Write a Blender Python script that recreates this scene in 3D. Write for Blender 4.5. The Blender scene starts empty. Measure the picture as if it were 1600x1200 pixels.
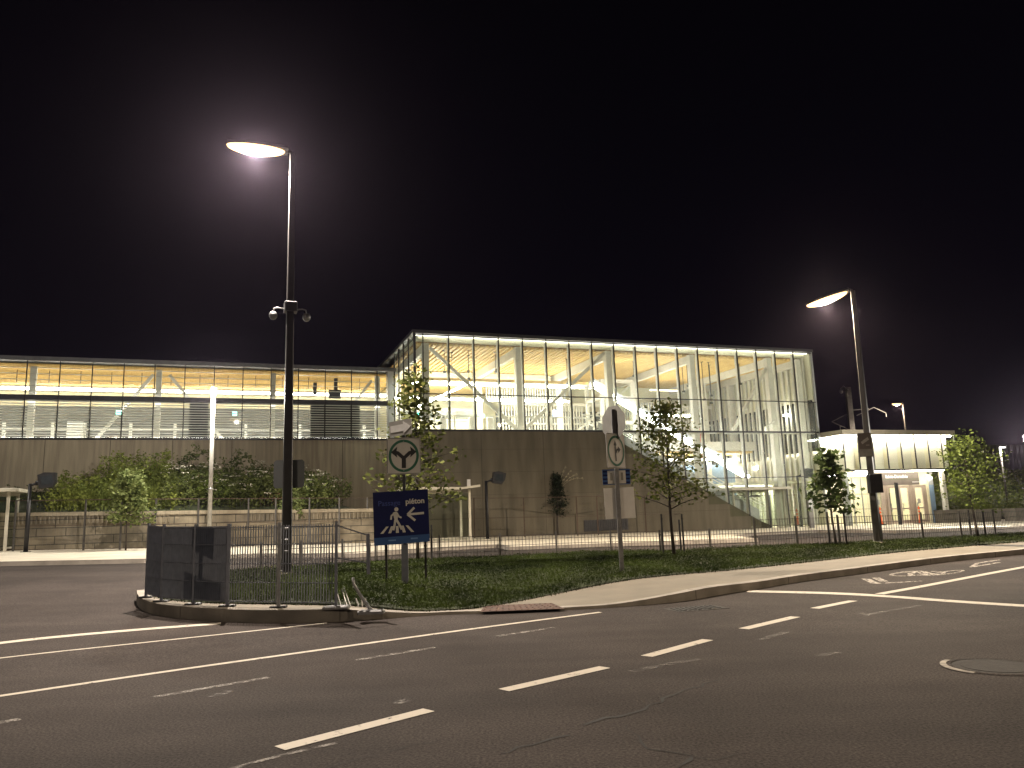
import bpy, bmesh, math, random
import numpy as np
from mathutils import Vector, Matrix
from mathutils.geometry import delaunay_2d_cdt

random.seed(7); RNG = np.random.default_rng(7)
scene = bpy.context.scene
COL = scene.collection
PI = math.pi

# ------------------------------------------------------------------ survey: camera pose and terrain
CX, CY, F = 800., 600., 1215.
CAM = np.array([0, 0, 1.55])
_U = np.array([-240, 7200, F]); _U /= np.linalg.norm(_U)
_f = np.array([0, 0, 1.]); _Y = _f - _U * _f.dot(_U); _Y /= np.linalg.norm(_Y)
_X = np.cross(_Y, _U)
if _X[0] < 0: _X = -_X
MW = np.array([_X, _Y, _U])          # camera (right, up, forward) -> world

def ray(px, py): return MW @ np.array([(px - CX) / F, -(py - CY) / F, 1.])
def ss(a, b, x):
    t = min(1., max(0., (x - a) / (b - a))); return t * t * (3 - 2 * t)
def zg(x, y):                         # terrain height of the whole site
    x = min(40., max(-40., x))
    r = max(0., y - 14.); r = 16. * (1 - math.exp(-r / 16. * 1.35)) if r > 0 else 0
    k = -.02 * x if x < 0 else -.011 * x
    return .0215 * r + k * ss(8, 20, y)
def G(px, py, dz=0.):                 # where a line of sight meets the terrain
    d = ray(px, py); s = 2.
    while s < 300:
        q = CAM + d * s / d[1]
        if q[2] < zg(q[0], q[1]) + dz:
            lo, hi = s - .25, s
            for _ in range(24):
                m = (lo + hi) / 2; q = CAM + d * m / d[1]
                if q[2] < zg(q[0], q[1]) + dz: hi = m
                else: lo = m
            q = CAM + d * hi / d[1]
            return np.array([q[0], q[1], zg(q[0], q[1]) + dz])
        s += .25
    return CAM + d * 300 / d[1]
def top_of(px, py, Y):
    d = ray(px, py); return (CAM + d * (Y / d[1]))
ANG = math.radians(20.)
u = np.array([math.cos(ANG), math.sin(ANG), 0]); v = np.array([-math.sin(ANG), math.cos(ANG), 0])
_d = ray(647, 516); O = CAM + _d * (40. / _d[1]); O[2] = 0
def L2W(t, w, z=0): return O + u * t + v * w + np.array([0, 0, z])
def W2L(p): q = np.array(p) - O; return float(q.dot(u)), float(q.dot(v)), float(p[2])
def on_plane(px, py, w):
    d = ray(px, py); o = O + v * w; s = np.dot(o - CAM, v) / np.dot(d, v); q = CAM + d * s
    return float(np.dot(q - O, u)), float(q[2])

# ------------------------------------------------------------------ materials
MATS = {}
def nn(nt, typ, **kw):
    n = nt.nodes.new(typ)
    for k, val in kw.items(): setattr(n, k, val)
    return n
def mat(name, c, rough=.6, metal=0., c2=None, scale=6., bump=0., bscale=None, detail=4., spec=.5, coord='Object', stretch=None):
    if name in MATS: return MATS[name]
    m = bpy.data.materials.new(name); m.use_nodes = True; nt = m.node_tree
    b = nt.nodes['Principled BSDF']
    b.inputs['Roughness'].default_value = rough; b.inputs['Metallic'].default_value = metal
    b.inputs['Specular IOR Level'].default_value = spec
    c = tuple(c) + (1,)
    b.inputs['Base Color'].default_value = c
    if c2 is None: c2 = tuple(x * .8 for x in c[:3])
    tc = nn(nt, 'ShaderNodeTexCoord'); src = tc.outputs[coord]
    if stretch:
        mp = nn(nt, 'ShaderNodeMapping'); mp.inputs['Scale'].default_value = stretch
        nt.links.new(src, mp.inputs['Vector']); src = mp.outputs[0]
    nz = nn(nt, 'ShaderNodeTexNoise'); nz.inputs['Scale'].default_value = scale; nz.inputs['Detail'].default_value = detail
    nt.links.new(src, nz.inputs['Vector'])
    cr = nn(nt, 'ShaderNodeValToRGB'); cr.color_ramp.elements[0].position = .35; cr.color_ramp.elements[1].position = .65
    cr.color_ramp.elements[0].color = tuple(c2) + (1,); cr.color_ramp.elements[1].color = c
    nt.links.new(nz.outputs['Fac'], cr.inputs['Fac']); nt.links.new(cr.outputs['Color'], b.inputs['Base Color'])
    if bump:
        n2 = nn(nt, 'ShaderNodeTexNoise'); n2.inputs['Scale'].default_value = bscale or scale * 6; n2.inputs['Detail'].default_value = 3
        nt.links.new(src, n2.inputs['Vector'])
        bp = nn(nt, 'ShaderNodeBump'); bp.inputs['Strength'].default_value = bump; bp.inputs['Distance'].default_value = .02
        nt.links.new(n2.outputs['Fac'], bp.inputs['Height']); nt.links.new(bp.outputs['Normal'], b.inputs['Normal'])
    MATS[name] = m
    return m
def emit(name, c, s):
    if name in MATS: return MATS[name]
    m = bpy.data.materials.new(name); m.use_nodes = True; nt = m.node_tree
    b = nt.nodes['Principled BSDF']
    b.inputs['Base Color'].default_value = (.8, .8, .8, 1)
    b.inputs['Emission Color'].default_value = tuple(c) + (1,); b.inputs['Emission Strength'].default_value = s
    MATS[name] = m; return m
def glass(name, tint, frit=0.):
    m = bpy.data.materials.new(name); m.use_nodes = True; nt = m.node_tree
    nt.nodes.remove(nt.nodes['Principled BSDF']); out = nt.nodes['Material Output']
    t = nn(nt, 'ShaderNodeBsdfTransparent'); t.inputs['Color'].default_value = tuple(tint) + (1,)
    g = nn(nt, 'ShaderNodeBsdfGlossy'); g.inputs['Roughness'].default_value = .02; g.inputs['Color'].default_value = (.9, .95, .92, 1)
    lw = nn(nt, 'ShaderNodeLayerWeight'); lw.inputs['Blend'].default_value = .5
    pw = nn(nt, 'ShaderNodeMath', operation='POWER'); pw.inputs[1].default_value = 4.5; nt.links.new(lw.outputs['Facing'], pw.inputs[0])
    ma = nn(nt, 'ShaderNodeMath', operation='MULTIPLY_ADD'); ma.inputs[1].default_value = .55; ma.inputs[2].default_value = .03; nt.links.new(pw.outputs[0], ma.inputs[0])
    mx = nn(nt, 'ShaderNodeMixShader'); through = t.outputs[0]
    if frit:
        tl = nn(nt, 'ShaderNodeBsdfTranslucent'); tl.inputs['Color'].default_value = (.9, .93, .86, 1)
        m2 = nn(nt, 'ShaderNodeMixShader'); m2.inputs[0].default_value = frit
        nt.links.new(t.outputs[0], m2.inputs[1]); nt.links.new(tl.outputs[0], m2.inputs[2]); through = m2.outputs[0]
    nt.links.new(ma.outputs[0], mx.inputs[0]); nt.links.new(through, mx.inputs[1]); nt.links.new(g.outputs[0], mx.inputs[2])
    nt.links.new(mx.outputs[0], out.inputs[0])
    MATS[name] = m; return m
def leafmat(name, c, c2, scale=3.):
    m = mat(name, c, .6, c2=c2, scale=scale, spec=.12)
    nt = m.node_tree; b = nt.nodes['Principled BSDF']; out = nt.nodes['Material Output']
    cr = [n for n in nt.nodes if n.type == 'VALTORGB'][0]
    tr = nn(nt, 'ShaderNodeBsdfTranslucent'); nt.links.new(cr.outputs['Color'], tr.inputs['Color'])
    mx = nn(nt, 'ShaderNodeMixShader'); mx.inputs[0].default_value = .3
    nt.links.new(b.outputs[0], mx.inputs[1]); nt.links.new(tr.outputs[0], mx.inputs[2]); nt.links.new(mx.outputs[0], out.inputs[0])
    return m

def asphalt():
    m = bpy.data.materials.new('asphalt'); m.use_nodes = True; nt = m.node_tree; b = nt.nodes['Principled BSDF']
    tc = nn(nt, 'ShaderNodeTexCoord')
    def noise(scale, detail, vec=None, rough=.5):
        n = nn(nt, 'ShaderNodeTexNoise'); n.inputs['Scale'].default_value = scale; n.inputs['Detail'].default_value = detail
        n.inputs['Roughness'].default_value = rough
        nt.links.new(vec or tc.outputs['Object'], n.inputs['Vector']); return n
    big = noise(.30, 7, None, .62); fine = noise(48, 4, None, .7)
    mp = nn(nt, 'ShaderNodeMapping'); mp.inputs['Rotation'].default_value = (0, 0, math.radians(-52)); mp.inputs['Scale'].default_value = (.12, 1.6, 1)
    nt.links.new(tc.outputs['Object'], mp.inputs['Vector'])
    streak = noise(1., 4, mp.outputs[0])
    r1 = nn(nt, 'ShaderNodeValToRGB')
    r1.color_ramp.elements[0].position = .3; r1.color_ramp.elements[0].color = (.031, .0262, .0245, 1)
    r1.color_ramp.elements[1].position = .7; r1.color_ramp.elements[1].color = (.062, .0515, .047, 1)
    nt.links.new(big.outputs['Fac'], r1.inputs[0])
    r2 = nn(nt, 'ShaderNodeMapRange'); r2.inputs[1].default_value = .3; r2.inputs[2].default_value = .7; r2.inputs[3].default_value = .86; r2.inputs[4].default_value = 1.1
    nt.links.new(streak.outputs['Fac'], r2.inputs[0])
    r3 = nn(nt, 'ShaderNodeMapRange'); r3.inputs[1].default_value = .36; r3.inputs[2].default_value = .64; r3.inputs[3].default_value = .45; r3.inputs[4].default_value = 1.6
    nt.links.new(fine.outputs['Fac'], r3.inputs[0])
    mul = nn(nt, 'ShaderNodeMath', operation='MULTIPLY'); nt.links.new(r2.outputs[0], mul.inputs[0]); nt.links.new(r3.outputs[0], mul.inputs[1])
    vm = nn(nt, 'ShaderNodeVectorMath', operation='SCALE'); nt.links.new(r1.outputs[0], vm.inputs[0]); nt.links.new(mul.outputs[0], vm.inputs['Scale'])
    nt.links.new(vm.outputs[0], b.inputs['Base Color'])
    b.inputs['Roughness'].default_value = .9; b.inputs['Specular IOR Level'].default_value = .10
    bp = nn(nt, 'ShaderNodeBump'); bp.inputs['Strength'].default_value = .7; bp.inputs['Distance'].default_value = .01
    nt.links.new(fine.outputs['Fac'], bp.inputs['Height']); nt.links.new(bp.outputs[0], b.inputs['Normal'])
    MATS['asphalt'] = m; return m
def worn_paint(name, c, lo, hi):
    # road paint worn through to the asphalt in flecks
    m = bpy.data.materials.new(name); m.use_nodes = True; nt = m.node_tree; b = nt.nodes['Principled BSDF']; out = nt.nodes['Material Output']
    tc = nn(nt, 'ShaderNodeTexCoord'); n = nn(nt, 'ShaderNodeTexNoise'); n.inputs['Scale'].default_value = 9; n.inputs['Detail'].default_value = 9; n.inputs['Roughness'].default_value = .72
    nt.links.new(tc.outputs['Object'], n.inputs['Vector'])
    mr = nn(nt, 'ShaderNodeMapRange'); mr.inputs[1].default_value = lo; mr.inputs[2].default_value = hi
    nt.links.new(n.outputs['Fac'], mr.inputs[0])
    b.inputs['Base Color'].default_value = tuple(c) + (1,); b.inputs['Roughness'].default_value = .75
    t = nn(nt, 'ShaderNodeBsdfTransparent'); mx = nn(nt, 'ShaderNodeMixShader')
    nt.links.new(mr.outputs[0], mx.inputs[0]); nt.links.new(t.outputs[0], mx.inputs[1]); nt.links.new(b.outputs[0], mx.inputs[2]); nt.links.new(mx.outputs[0], out.inputs[0])
    MATS[name] = m; return m
def blockwall():
    m = bpy.data.materials.new('split_block'); m.use_nodes = True; nt = m.node_tree; b = nt.nodes['Principled BSDF']
    tc = nn(nt, 'ShaderNodeTexCoord'); mp = nn(nt, 'ShaderNodeMapping'); mp.inputs['Rotation'].default_value = (math.radians(90), 0, 0)
    nt.links.new(tc.outputs['Object'], mp.inputs['Vector'])
    br = nn(nt, 'ShaderNodeTexBrick'); br.inputs['Scale'].default_value = 1; br.inputs['Mortar Size'].default_value = .018; br.inputs['Mortar Smooth'].default_value = .1
    br.inputs['Brick Width'].default_value = 1.15; br.inputs['Row Height'].default_value = .33; br.offset = .37
    br.inputs['Color1'].default_value = (.21, .178, .125, 1); br.inputs['Color2'].default_value = (.15, .128, .094, 1); br.inputs['Mortar'].default_value = (.05, .045, .035, 1)
    nt.links.new(mp.outputs[0], br.inputs['Vector'])
    nz = nn(nt, 'ShaderNodeTexNoise'); nz.inputs['Scale'].default_value = 2.; nz.inputs['Detail'].default_value = 7
    nt.links.new(tc.outputs['Object'], nz.inputs['Vector'])
    mr = nn(nt, 'ShaderNodeMapRange'); mr.inputs[1].default_value = .3; mr.inputs[2].default_value = .7; mr.inputs[3].default_value = .6; mr.inputs[4].default_value = 1.15
    nt.links.new(nz.outputs['Fac'], mr.inputs[0])
    vm = nn(nt, 'ShaderNodeVectorMath', operation='SCALE'); nt.links.new(br.outputs['Color'], vm.inputs[0]); nt.links.new(mr.outputs[0], vm.inputs['Scale'])
    nt.links.new(vm.outputs[0], b.inputs['Base Color']); b.inputs['Roughness'].default_value = .9
    MATS['split_block'] = m; return m

A = asphalt()
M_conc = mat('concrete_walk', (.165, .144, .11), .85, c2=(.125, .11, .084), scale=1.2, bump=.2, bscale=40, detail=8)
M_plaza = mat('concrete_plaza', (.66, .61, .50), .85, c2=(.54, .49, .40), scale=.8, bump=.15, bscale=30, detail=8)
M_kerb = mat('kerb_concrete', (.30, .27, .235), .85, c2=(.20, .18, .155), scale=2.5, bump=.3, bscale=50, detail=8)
M_soil = mat('turf_soil', (.035, .045, .016), .95, c2=(.02, .026, .01), scale=2.)
M_paint = worn_paint('white_paint', (.50, .45, .38), .30, .43)
M_paint2 = worn_paint('faded_paint', (.25, .225, .20), .40, .66)
M_paint4 = worn_paint('ghost_paint', (.17, .152, .135), .46, .68)
M_rust = mat('rust_plate', (.075, .034, .022), .85, c2=(.045, .021, .014), scale=8, bump=.3)
M_kerbshade = mat('shaded_kerb_face', (.13, .115, .10), .9, c2=(.075, .066, .058), scale=1.8, bump=.3, bscale=40, detail=8)  # nose kerb face darkened in colour to imitate its lack of light
M_iron = mat('cast_iron', (.024, .019, .016), .9, .0, c2=(.014, .011, .0095), scale=12, bump=.3)
M_plinth = mat('ribbed_concrete', (.35, .295, .21), .9, c2=(.24, .20, .145), scale=1.6, stretch=(3.2, 3.2, .22), bump=.4, bscale=14, detail=7)
M_plinth2 = mat('smooth_concrete', (.115, .099, .07), .9, c2=(.078, .067, .047), scale=1.3, stretch=(1.6, 1.6, .25), bump=.15, bscale=25, detail=7)
M_block = blockwall()
M_cap = mat('coping_stone', (.29, .25, .18), .9, c2=(.23, .195, .14), scale=3, bump=.2)
M_black = mat('black_steel', (.018, .018, .02), .45, .3, c2=(.012, .012, .014), scale=8)
M_dark = mat('dark_steel', (.05, .05, .055), .5, .5, c2=(.038, .038, .042), scale=6)
M_galv = mat('galvanised_steel', (.33, .33, .34), .42, .85, c2=(.24, .24, .25), scale=14, bump=.05)
M_grate = mat('weathered_galvanised', (.12, .128, .16), .6, .1, c2=(.09, .097, .122), scale=9)
M_fence = mat('fence_steel', (.10, .095, .09), .55, .5, c2=(.07, .065, .06), scale=9)
M_rustyf = mat('rusty_fence_steel', (.07, .045, .032), .7, .3, c2=(.05, .032, .024), scale=9)
M_pole = mat('pole_steel', (.034, .033, .033), .45, .3, c2=(.026, .025, .025), scale=5)
M_poleg = mat('grey_pole_paint', (.075, .067, .057), .5, .3, c2=(.058, .052, .045), scale=4)
M_white = mat('white_paint_metal', (.80, .79, .75), .5, c2=(.72, .71, .67), scale=3)
M_offw = mat('offwhite_steel', (.62, .60, .54), .5, c2=(.55, .53, .48), scale=3)
M_cream = mat('cream_panel', (.72, .68, .50), .6, c2=(.66, .62, .46), scale=.7)
M_wallin = mat('interior_wall', (.68, .66, .50), .7, c2=(.62, .60, .45), scale=.5)
M_wood = mat('wood_slat_ceiling', (.70, .49, .18), .6, c2=(.56, .37, .12), scale=2.2, stretch=(9, .5, 1), detail=3)
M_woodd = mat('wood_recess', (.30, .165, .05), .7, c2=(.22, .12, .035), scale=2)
M_shel = mat('shelter_beige', (.44, .41, .33), .55, c2=(.37, .345, .28), scale=2.5)
M_floor = mat('interior_floor', (.55, .53, .47), .4, c2=(.36, .34, .31), scale=2)
M_frame = mat('grey_frame', (.34, .35, .35), .5, .2, c2=(.29, .30, .30), scale=2)
M_roof = mat('dark_roof_trim', (.055, .055, .057), .5, .4, c2=(.042, .042, .044), scale=3)
M_blue = mat('blue_wall_panel', (.20, .29, .42), .5, c2=(.16, .24, .36), scale=1.2, stretch=(6, 1, .3))
M_beige = mat('beige_door_frame', (.44, .36, .30), .55, c2=(.38, .31, .26), scale=2)
M_band = mat('brown_header', (.15, .125, .11), .55, c2=(.12, .10, .09), scale=2)
M_orange = mat('orange_plastic', (.80, .13, .02), .5, c2=(.65, .10, .015), scale=6)
M_red = mat('red_panel', (.55, .08, .05), .6)
M_planter = mat('planter_concrete', (.20, .18, .145), .9, c2=(.15, .135, .11), scale=2.2, bump=.2)
M_bark = mat('bark', (.045, .034, .026), .9, c2=(.025, .02, .016), scale=14, bump=.5)
M_stake = mat('stake_steel', (.03, .028, .026), .7, .3, c2=(.02, .019, .018), scale=10)
M_alu = mat('sign_aluminium', (.21, .20, .18), .6, .1, c2=(.17, .165, .15), scale=6)
M_signw = mat('sign_white', (.47, .45, .43), .6, c2=(.41, .39, .37), scale=5)
M_signk = mat('sign_black', (.012, .012, .012), .5)
M_signg = mat('sign_green', (.015, .10, .06), .5, c2=(.012, .085, .05), scale=8)
M_navy = mat('sign_navy', (.004, .007, .058), .7, c2=(.003, .006, .048), scale=3, spec=.2)
M_sblue = mat('sign_blue', (.018, .065, .20), .45, c2=(.015, .055, .175), scale=4)
M_dblue = mat('sign_lettering_blue', (.022, .045, .22), .5)
M_tube = emit('linear_light', (1., .96, .81), 45.)
M_tubed = emit('lobby_light', (1., .96, .86), 20.)
M_tubeg = emit('wing_light', (1., .95, .80), 20.)
M_tubew = emit('escalator_light', (1., .98, .94), 24.)
M_lens = emit('lamp_lens', (1., .60, .24), 2.0)
M_lensw = emit('white_lamp_lens', (1., .95, .85), 90.)
M_exit = emit('green_exit_sign', (.10, .95, .72), 3.)
M_screen = emit('info_screen', (.25, .5, 1.), 2.2)
M_wash = emit('cornice_light', (1., .94, .82), 62.)
M_glass = glass('clear_glass', (.95, .965, .95)); M_frit = glass('fritted_glass', (.95, .97, .94), .055)
M_glass2 = glass('shelter_glass', (.90, .94, .91))
LEAF = dict(
    tree=leafmat('leaf_tree', (.115, .125, .03), (.045, .06, .016), 2.5),
    maple=leafmat('leaf_maple', (.075, .105, .03), (.03, .048, .016), 3.),
    lime=leafmat('leaf_lime', (.13, .17, .035), (.06, .085, .02), 3.),
    conifer=leafmat('leaf_conifer', (.03, .04, .022), (.014, .02, .012), 5.),
    pale=leafmat('leaf_pale', (.20, .23, .085), (.085, .115, .035), 4.),
    weed=leafmat('leaf_weed', (.14, .16, .05), (.045, .06, .02), .9),
    tall=leafmat('leaf_tallgrass', (.20, .225, .05), (.09, .115, .028), .8),
    dry=leafmat('leaf_dry', (.15, .085, .04), (.09, .05, .025), 2.),
    flower=mat('umbel_flower', (.55, .52, .42), .7),
    turf=leafmat('leaf_turf', (.047, .068, .012), (.014, .022, .005), .8),
    seed=mat('seed_head', (.34, .30, .2), .8))

# ------------------------------------------------------------------ mesh builder
class MB:
    def __init__(s): s.v = []; s.f = []; s.sm = set()
    def add(s, vs, fs, smooth=False):
        o = len(s.v); s.v += [tuple(map(float, p)) for p in vs]
        for f in fs:
            if smooth: s.sm.add(len(s.f))
            s.f.append(tuple(i + o for i in f))
        return s
    def box(s, x0, x1, y0, y1, z0, z1):
        vs = [(x0, y0, z0), (x1, y0, z0), (x1, y1, z0), (x0, y1, z0), (x0, y0, z1), (x1, y0, z1), (x1, y1, z1), (x0, y1, z1)]
        return s.add(vs, [(0, 3, 2, 1), (4, 5, 6, 7), (0, 1, 5, 4), (1, 2, 6, 5), (2, 3, 7, 6), (3, 0, 4, 7)])
    def bbox(s, x0, x1, y0, y1, z0, z1, b=.01):     # box with chamfered vertical and top edges
        p = [(x0 + b, y0), (x1 - b, y0), (x1, y0 + b), (x1, y1 - b), (x1 - b, y1), (x0 + b, y1), (x0, y1 - b), (x0, y0 + b)]
        cx, cy = (x0 + x1) / 2, (y0 + y1) / 2
        q = [(cx + (a - cx) * (1 - 2 * b / max(1e-6, x1 - x0)), cy + (c - cy) * (1 - 2 * b / max(1e-6, y1 - y0))) for a, c in p]
        vs = [(a, c, z0) for a, c in p] + [(a, c, z1 - b) for a, c in p] + [(a, c, z1) for a, c in q]
        fs = [tuple(range(7, -1, -1)), tuple(range(16, 24))]
        for r in (0, 8):
            for i in range(8): j = (i + 1) % 8; fs.append((r + i, r + j, r + 8 + j, r + 8 + i))
        return s.add(vs, fs)
    def bar(s, p, q, w, h=None, up=(0, 0, 1)):
        h = h or w; p, q = Vector(p), Vector(q); d = (q - p).normalized(); U = Vector(up)
        if abs(d.dot(U)) > .97: U = Vector((0, 1, 0))
        a = d.cross(U).normalized(); b = a.cross(d).normalized()
        vs = []
        for e in (p, q):
            for sa, sb in ((-1, -1), (1, -1), (1, 1), (-1, 1)): vs.append(e + a * sa * w / 2 + b * sb * h / 2)
        return s.add(vs, [(0, 1, 2, 3), (7, 6, 5, 4), (0, 4, 5, 1), (1, 5, 6, 2), (2, 6, 7, 3), (3, 7, 4, 0)])
    def tube(s, pts, rs, n=10, cap=True):
        pts = [Vector(p) for p in pts]
        if not hasattr(rs, '__len__'): rs = [rs] * len(pts)
        rings = []; ref = None
        for i, p in enumerate(pts):
            d = (pts[min(i + 1, len(pts) - 1)] - pts[max(i - 1, 0)]).normalized()
            if ref is None: ref = Vector((1, 0, 0)) if abs(d.x) < .9 else Vector((0, 1, 0))
            a = (ref - d * ref.dot(d)).normalized(); ref = a; b = d.cross(a)
            rings.append([p + a * math.cos(2 * PI * k / n) * rs[i] + b * math.sin(2 * PI * k / n) * rs[i] for k in range(n)])
        vs = [x for r in rings for x in r]; fs = []
        for i in range(len(pts) - 1):
            for k in range(n): k2 = (k + 1) % n; fs.append((i * n + k, i * n + k2, (i + 1) * n + k2, (i + 1) * n + k))
        s.add(vs, fs, True)
        if cap:
            o = len(s.v) - len(vs)
            s.f.append(tuple(o + k for k in range(n - 1, -1, -1))); s.f.append(tuple(o + (len(pts) - 1) * n + k for k in range(n)))
        return s
    def plate(s, poly, y0, y1):        # polygon in the XZ plane, thickness along Y (y0 is the front)
        n = len(poly); vs = [(x, y0, z) for x, z in poly] + [(x, y1, z) for x, z in poly]
        fs = [tuple(range(n)), tuple(range(2 * n - 1, n - 1, -1))]
        for i in range(n): j = (i + 1) % n; fs.append((i, n + i, n + j, j))
        return s.add(vs, fs)
    def ring(s, cx, cz, rx, rz, w, y0, y1, n=40):
        vs = []; fs = []
        for k in range(n):
            a = 2 * PI * k / n; c, e = math.cos(a), math.sin(a)
            for yy in (y0, y1):
                vs += [(cx + c * rx, yy, cz + e * rz), (cx + c * (rx - w), yy, cz + e * (rz - w))]
        for k in range(n):
            i, j = 4 * k, 4 * ((k + 1) % n)
            fs += [(i, j, j + 1, i + 1), (i + 2, i + 3, j + 3, j + 2), (i, i + 2, j + 2, j), (i + 1, j + 1, j + 3, i + 3)]
        return s.add(vs, fs)
    def build(s, name, m, parent=None, loc=None):
        me = bpy.data.meshes.new(name); me.from_pydata(s.v, [], s.f); me.update()
        if s.sm:
            for i in s.sm: me.polygons[i].use_smooth = True
        if m: me.materials.append(m)
        o = bpy.data.objects.new(name, me); COL.objects.link(o)
        if parent: o.parent = parent
        if loc is not None: o.location = loc
        return o
def tag(o, label=None, cat=None, group=None, kind=None):
    if label: o['label'] = label
    if cat: o['category'] = cat
    if group: o['group'] = group
    if kind: o['kind'] = kind
    return o
def thing(name, label, cat, loc=(0, 0, 0), rz=0., group=None):
    o = bpy.data.objects.new(name, None); COL.objects.link(o); o.empty_display_size = .3
    o.location = tuple(map(float, loc)); o.rotation_euler = (0, 0, rz)
    return tag(o, label, cat, group)
def struct(o): o['kind'] = 'structure'; return o
def copy_tree(o, parent=None):
    c = o.copy(); COL.objects.link(c)
    if parent: c.parent = parent
    for ch in list(o.children): copy_tree(ch, c)
    return c
def text_mesh(s, size, name, m, parent, loc, align='CENTER', thick=.002, bold=0.):
    cu = bpy.data.curves.new('lettering', 'FONT'); cu.body = s; cu.size = size; cu.align_x = align; cu.align_y = 'CENTER'; cu.extrude = thick; cu.offset = bold
    cu.resolution_u = 3
    ob = bpy.data.objects.new('tmp_text', cu); COL.objects.link(ob)
    dg = bpy.context.evaluated_depsgraph_get(); me = bpy.data.meshes.new_from_object(ob.evaluated_get(dg))
    bpy.data.objects.remove(ob); bpy.data.curves.remove(cu)
    me.transform(Matrix.Rotation(PI / 2, 4, 'X')); me.materials.clear(); me.materials.append(m)
    o = bpy.data.objects.new(name, me); COL.objects.link(o); o.parent = parent; o.location = loc
    return o
def np_mesh(name, V, n, m, parent=None):
    # V: (k*n,3) array of k separate n-gons
    k = len(V) // n; me = bpy.data.meshes.new(name)
    me.vertices.add(k * n); me.vertices.foreach_set('co', V.astype(np.float32).ravel())
    me.loops.add(k * n); me.loops.foreach_set('vertex_index', np.arange(k * n, dtype=np.int32))
    me.polygons.add(k); me.polygons.foreach_set('loop_start', np.arange(0, k * n, n, dtype=np.int32)); me.polygons.foreach_set('loop_total', np.full(k, n, dtype=np.int32))
    me.update(calc_edges=True); me.validate()
    me.materials.append(m); o = bpy.data.objects.new(name, me); COL.objects.link(o)
    if parent: o.parent = parent
    return o

# ------------------------------------------------------------------ ground sheets
def resample(poly, step, closed=True):
    out = []; n = len(poly)
    for i in range(n if closed else n - 1):
        a, b = np.array(poly[i][:2]), np.array(poly[(i + 1) % n][:2]); k = max(1, int(np.linalg.norm(b - a) / step))
        for j in range(k): out.append(tuple(a + (b - a) * j / k))
    if not closed: out.append(tuple(poly[-1][:2]))
    return out
def arc(line, step):
    out = [line[0]]; acc = 0.
    for a, b in zip(line[:-1], line[1:]):
        acc += math.hypot(b[0] - a[0], b[1] - a[1])
        if acc >= step: out.append(b); acc = 0.
    return out
def smooth_line(pts, it=2):
    pts = [np.array(p[:2], float) for p in pts]
    for _ in range(it):
        o = [pts[0]]
        for a, b in zip(pts[:-1], pts[1:]): o += [a * .75 + b * .25, a * .25 + b * .75]
        o.append(pts[-1]); pts = o
    return [tuple(p) for p in pts]
def inside(poly, P):
    x, y = P[:, 0], P[:, 1]; r = np.zeros(len(P), bool); n = len(poly); j = n - 1
    for i in range(n):
        xi, yi = poly[i]; xj, yj = poly[j]
        c = ((yi > y) != (yj > y)) & (x < (xj - xi) * (y - yi) / (yj - yi + 1e-12) + xi); r ^= c; j = i
    return r
def sheet(name, poly, zf, step, m):
    bd = resample(poly, step); P = np.array(bd)
    xs = np.arange(P[:, 0].min(), P[:, 0].max(), step); ys = np.arange(P[:, 1].min(), P[:, 1].max(), step)
    g = np.array([(x, y) for x in xs for y in ys]); g = g[inside(bd, g)] if len(g) else g.reshape(0, 2)
    vs = [Vector(p) for p in bd] + [Vector(p) for p in g]; n = len(bd)
    r = delaunay_2d_cdt(vs, [], [list(range(n))], 1, 1e-5)
    co = [(p.x, p.y, zf(p.x, p.y)) for p in r[0]]
    mb = MB(); fs = []
    for f in r[2]:
        a, b, c = (r[0][i] for i in f[:3])
        fs.append(tuple(f) if (b - a).cross(c - a) > 0 else tuple(reversed(f)))
    mb.add(co, fs)
    return struct(mb.build(name, m))
def skirt_into(mb, line, ztop, zbot):
    n = len(line); vs = [(x, y, ztop(x, y)) for x, y in line] + [(x, y, zbot(x, y)) for x, y in line]
    mb.add(vs, [(i, n + i, n + i + 1, i + 1) for i in range(n - 1)])
def offset_line(line, d):              # to the left of travel
    P = [np.array(p) for p in line]; out = []
    for i, p in enumerate(P):
        t = P[min(i + 1, len(P) - 1)] - P[max(i - 1, 0)]; t = t / (np.linalg.norm(t) + 1e-9)
        out.append(tuple(p + np.array([-t[1], t[0]]) * d))
    return out
def strip(name, line, w, dz, m, w2=None):
    line = resample(line, .4, False); l = offset_line(line, w / 2); r = offset_line(line, -w / 2); n = len(line)
    vs = [(x, y, zg(x, y) + dz) for x, y in l] + [(x, y, zg(x, y) + dz) for x, y in r]
    return struct(MB().add(vs, [(i, n + i, n + i + 1, i + 1) for i in range(n - 1)]).build(name, m))

# terrain: one asphalt sheet out to the horizon
xs = [-420, -250, -140, -80, -60] + list(np.arange(-45, 45.1, 1.)) + [60, 80, 140, 250, 420]
ys = [-400, -200, -90, -40, -20] + list(np.arange(-10, 75.1, 1.)) + [90, 130, 200, 320, 460]
vs = [(x, y, zg(x, y)) for y in ys for x in xs]; nx = len(xs)
fs = [(j * nx + i, j * nx + i + 1, (j + 1) * nx + i + 1, (j + 1) * nx + i) for j in range(len(ys) - 1) for i in range(nx - 1)]
struct(MB().add(vs, fs).build('asphalt_road', A))

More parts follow.
